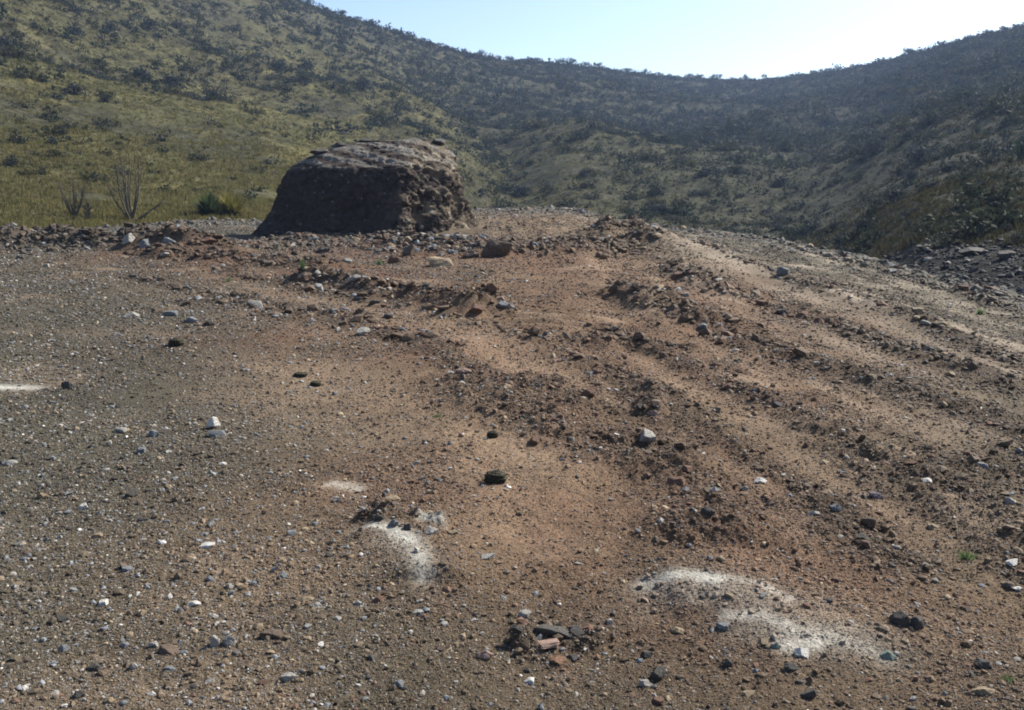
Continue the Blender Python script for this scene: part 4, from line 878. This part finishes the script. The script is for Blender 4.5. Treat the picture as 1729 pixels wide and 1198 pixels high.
ocotillo(222, 372, 112, 13, .58, "tall many-stemmed ocotillo at the edge of the grass", 31, [(62, 42), (55, 30), (-18, 95)])
ocotillo(125, 364, 62, 8, .55, "small ocotillo left of the tall one", 32)
ocotillo(150, 370, 34, 5, .6, "tiny bare ocotillo between the small and the tall one", 33)
# spiky desert clump: rosettes of stiff blades
def sotol(px, py, wpx, hpx, colr, lab, seed, matname, root=None):
    g = np.random.default_rng(seed); p = hp(px, py); z = hz1(p); dep = float(project([[p[0], p[1], z]])[2][0]); k = dep / F0; n = 420; R_ = wpx * .86 * k; Hh = hpx * 1.7 * k
    a = g.uniform(0, 6.28, n); el = np.arccos(g.uniform(0, 1, n)) ; L = g.uniform(.75, 1.05, n); tip = np.stack([np.cos(a) * np.sin(el) * R_, np.sin(a) * np.sin(el) * R_, np.cos(el) * Hh * .95 + .08], 1) * L[:, None]
    b0 = np.stack([np.cos(a) * .1 * R_, np.sin(a) * .1 * R_, np.full(n, .1)], 1); sd = np.cross(tip, [0, 0, 1.0]) + 1e-4; sd /= np.linalg.norm(sd, axis=1)[:, None]; sd = sd * .034
    mid = b0 + (tip - b0) * .5 + np.array([0, 0, .05]); V = np.stack([b0 - sd, b0 + sd, mid + sd * 1.1, tip, mid - sd * 1.1], 1).reshape(-1, 3); i = np.arange(n)[:, None] * 5
    Fc = np.vstack([i + [0, 1, 2, 4], i + [4, 2, 3, 3]]) ; Fq = i + [0, 1, 2, 4]; Ft = np.hstack([i + 4, i + 2, i + 3])
    tri = np.vstack([i + [0, 1, 2], i + [0, 2, 4], Ft]); o = root
    if root is None: o = bpy.data.objects.new("desert_spoon", None); C.objects.link(o); o.location = (p[0], p[1], z - .03); tag(o, lab, "desert spoon")
    of = np.array([p[0], p[1], z - .03]) - np.array(o.location); lv = link("leaves", mesh_np("leaves", V + of, tri, plant_mat(matname, colr, .3)), o); lv["label"] = "yellowish leaves" if root else "dark green leaves"
    link("stem", mesh_np("stem", *tube(np.array([(0, 0, -.1), (0, 0, .1), (0, 0, .25)]) + of, [.16, .15, .08], 8), BARK, None, True), o); return o
ds = sotol(354, 364, 46, 27, (.055, .078, .030), "wide spiky clump, green at left and yellowish at right, left of the mound", 41, "blade_green")
sotol(390, 364, 44, 26, (.15, .14, .04), None, 42, "blade_yellow", ds)
# small green tufts on the bench
def tuft(px, py, wpx, hpx, lab, seed):
    g = np.random.default_rng(seed); x, y, z = ground_at(px, py); dep = float(project([[x, y, z]])[2][0]); k = dep / F0; n = 60; w2, h2 = wpx / 2 * k, hpx * k
    a = g.uniform(0, 6.28, n); rr_ = g.random(n) * w2; b0 = np.stack([np.cos(a) * rr_ * .6, np.sin(a) * rr_ * .6, np.full(n, -.01)], 1); tip = np.stack([np.cos(a) * rr_ * 1.2, np.sin(a) * rr_ * 1.2, h2 * g.uniform(.5, 1.1, n)], 1); c2 = g.uniform(0, 6.28, n); u = np.stack([np.cos(c2), np.sin(c2), 0 * c2], 1) * wpx * k * .035
    V = np.stack([b0 - u, b0 + u, tip], 1).reshape(-1, 3); tag(link("grass_tuft", mesh_np("grass_tuft", V - 0, np.arange(3 * n).reshape(n, 3), LEAF_T), loc=(x, y, z)), lab, "grass tuft", "green tufts sprouting on the bare bench")
LEAF_T = plant_mat("tuft_blade", (.09, .16, .06), .4)
for a in [(1632, 948, 34, 16, "low green tuft on the slope near the right edge", 1), (386, 476, 10, 9, "tiny green sprout right of the round dark boulder", 2), (512, 456, 12, 18, "thin green tuft behind the dark brown clod", 3), (640, 447, 12, 12, "thin grey-green tuft before the mound's rubble", 4), (738, 704, 14, 7, "flat green sprout left of the red row", 5), (1700, 1152, 24, 12, "green sprig in the lower right corner", 6), (1655, 530, 16, 12, "green sprig by the rubble on the far right edge", 7)]: tuft(*a)

# ------------------------------------------------------------------ air: a thin even haze round the whole place
hv = NB("haze_air"); pv = hv.n("VolumePrincipled", {"Color": (.45, .62, 1.0, 1), "Density": HAZE if "HAZE" in globals() else .0003, "Anisotropy": .2}); hv.n("OutputMaterial", {"Volume": pv.outputs[0]})
bm = bmesh.new(); bmesh.ops.create_cube(bm, size=1.0); me = bpy.data.meshes.new("haze"); bm.to_mesh(me); bm.free(); me.materials.append(hv.m)
_z = np.array([v for o in C.objects if o.name in ("hills", "ground") for v in (min(c[2] for c in o.bound_box), max(c[2] for c in o.bound_box))])
_xy = [abs(c[j]) for o in C.objects if o.name in ("hills", "ground") for c in o.bound_box for j in (0, 1)]
zb, zt, ex = _z.min() - 1.0, _z.max() + 14.0, max(_xy) + 20
hz_o = link("haze", me, loc=(0, 0, (zb + zt) / 2), scale=(2 * ex, 2 * ex, zt - zb)); tag(hz_o, "thin bluish haze over the hills", "haze", kind="stuff")
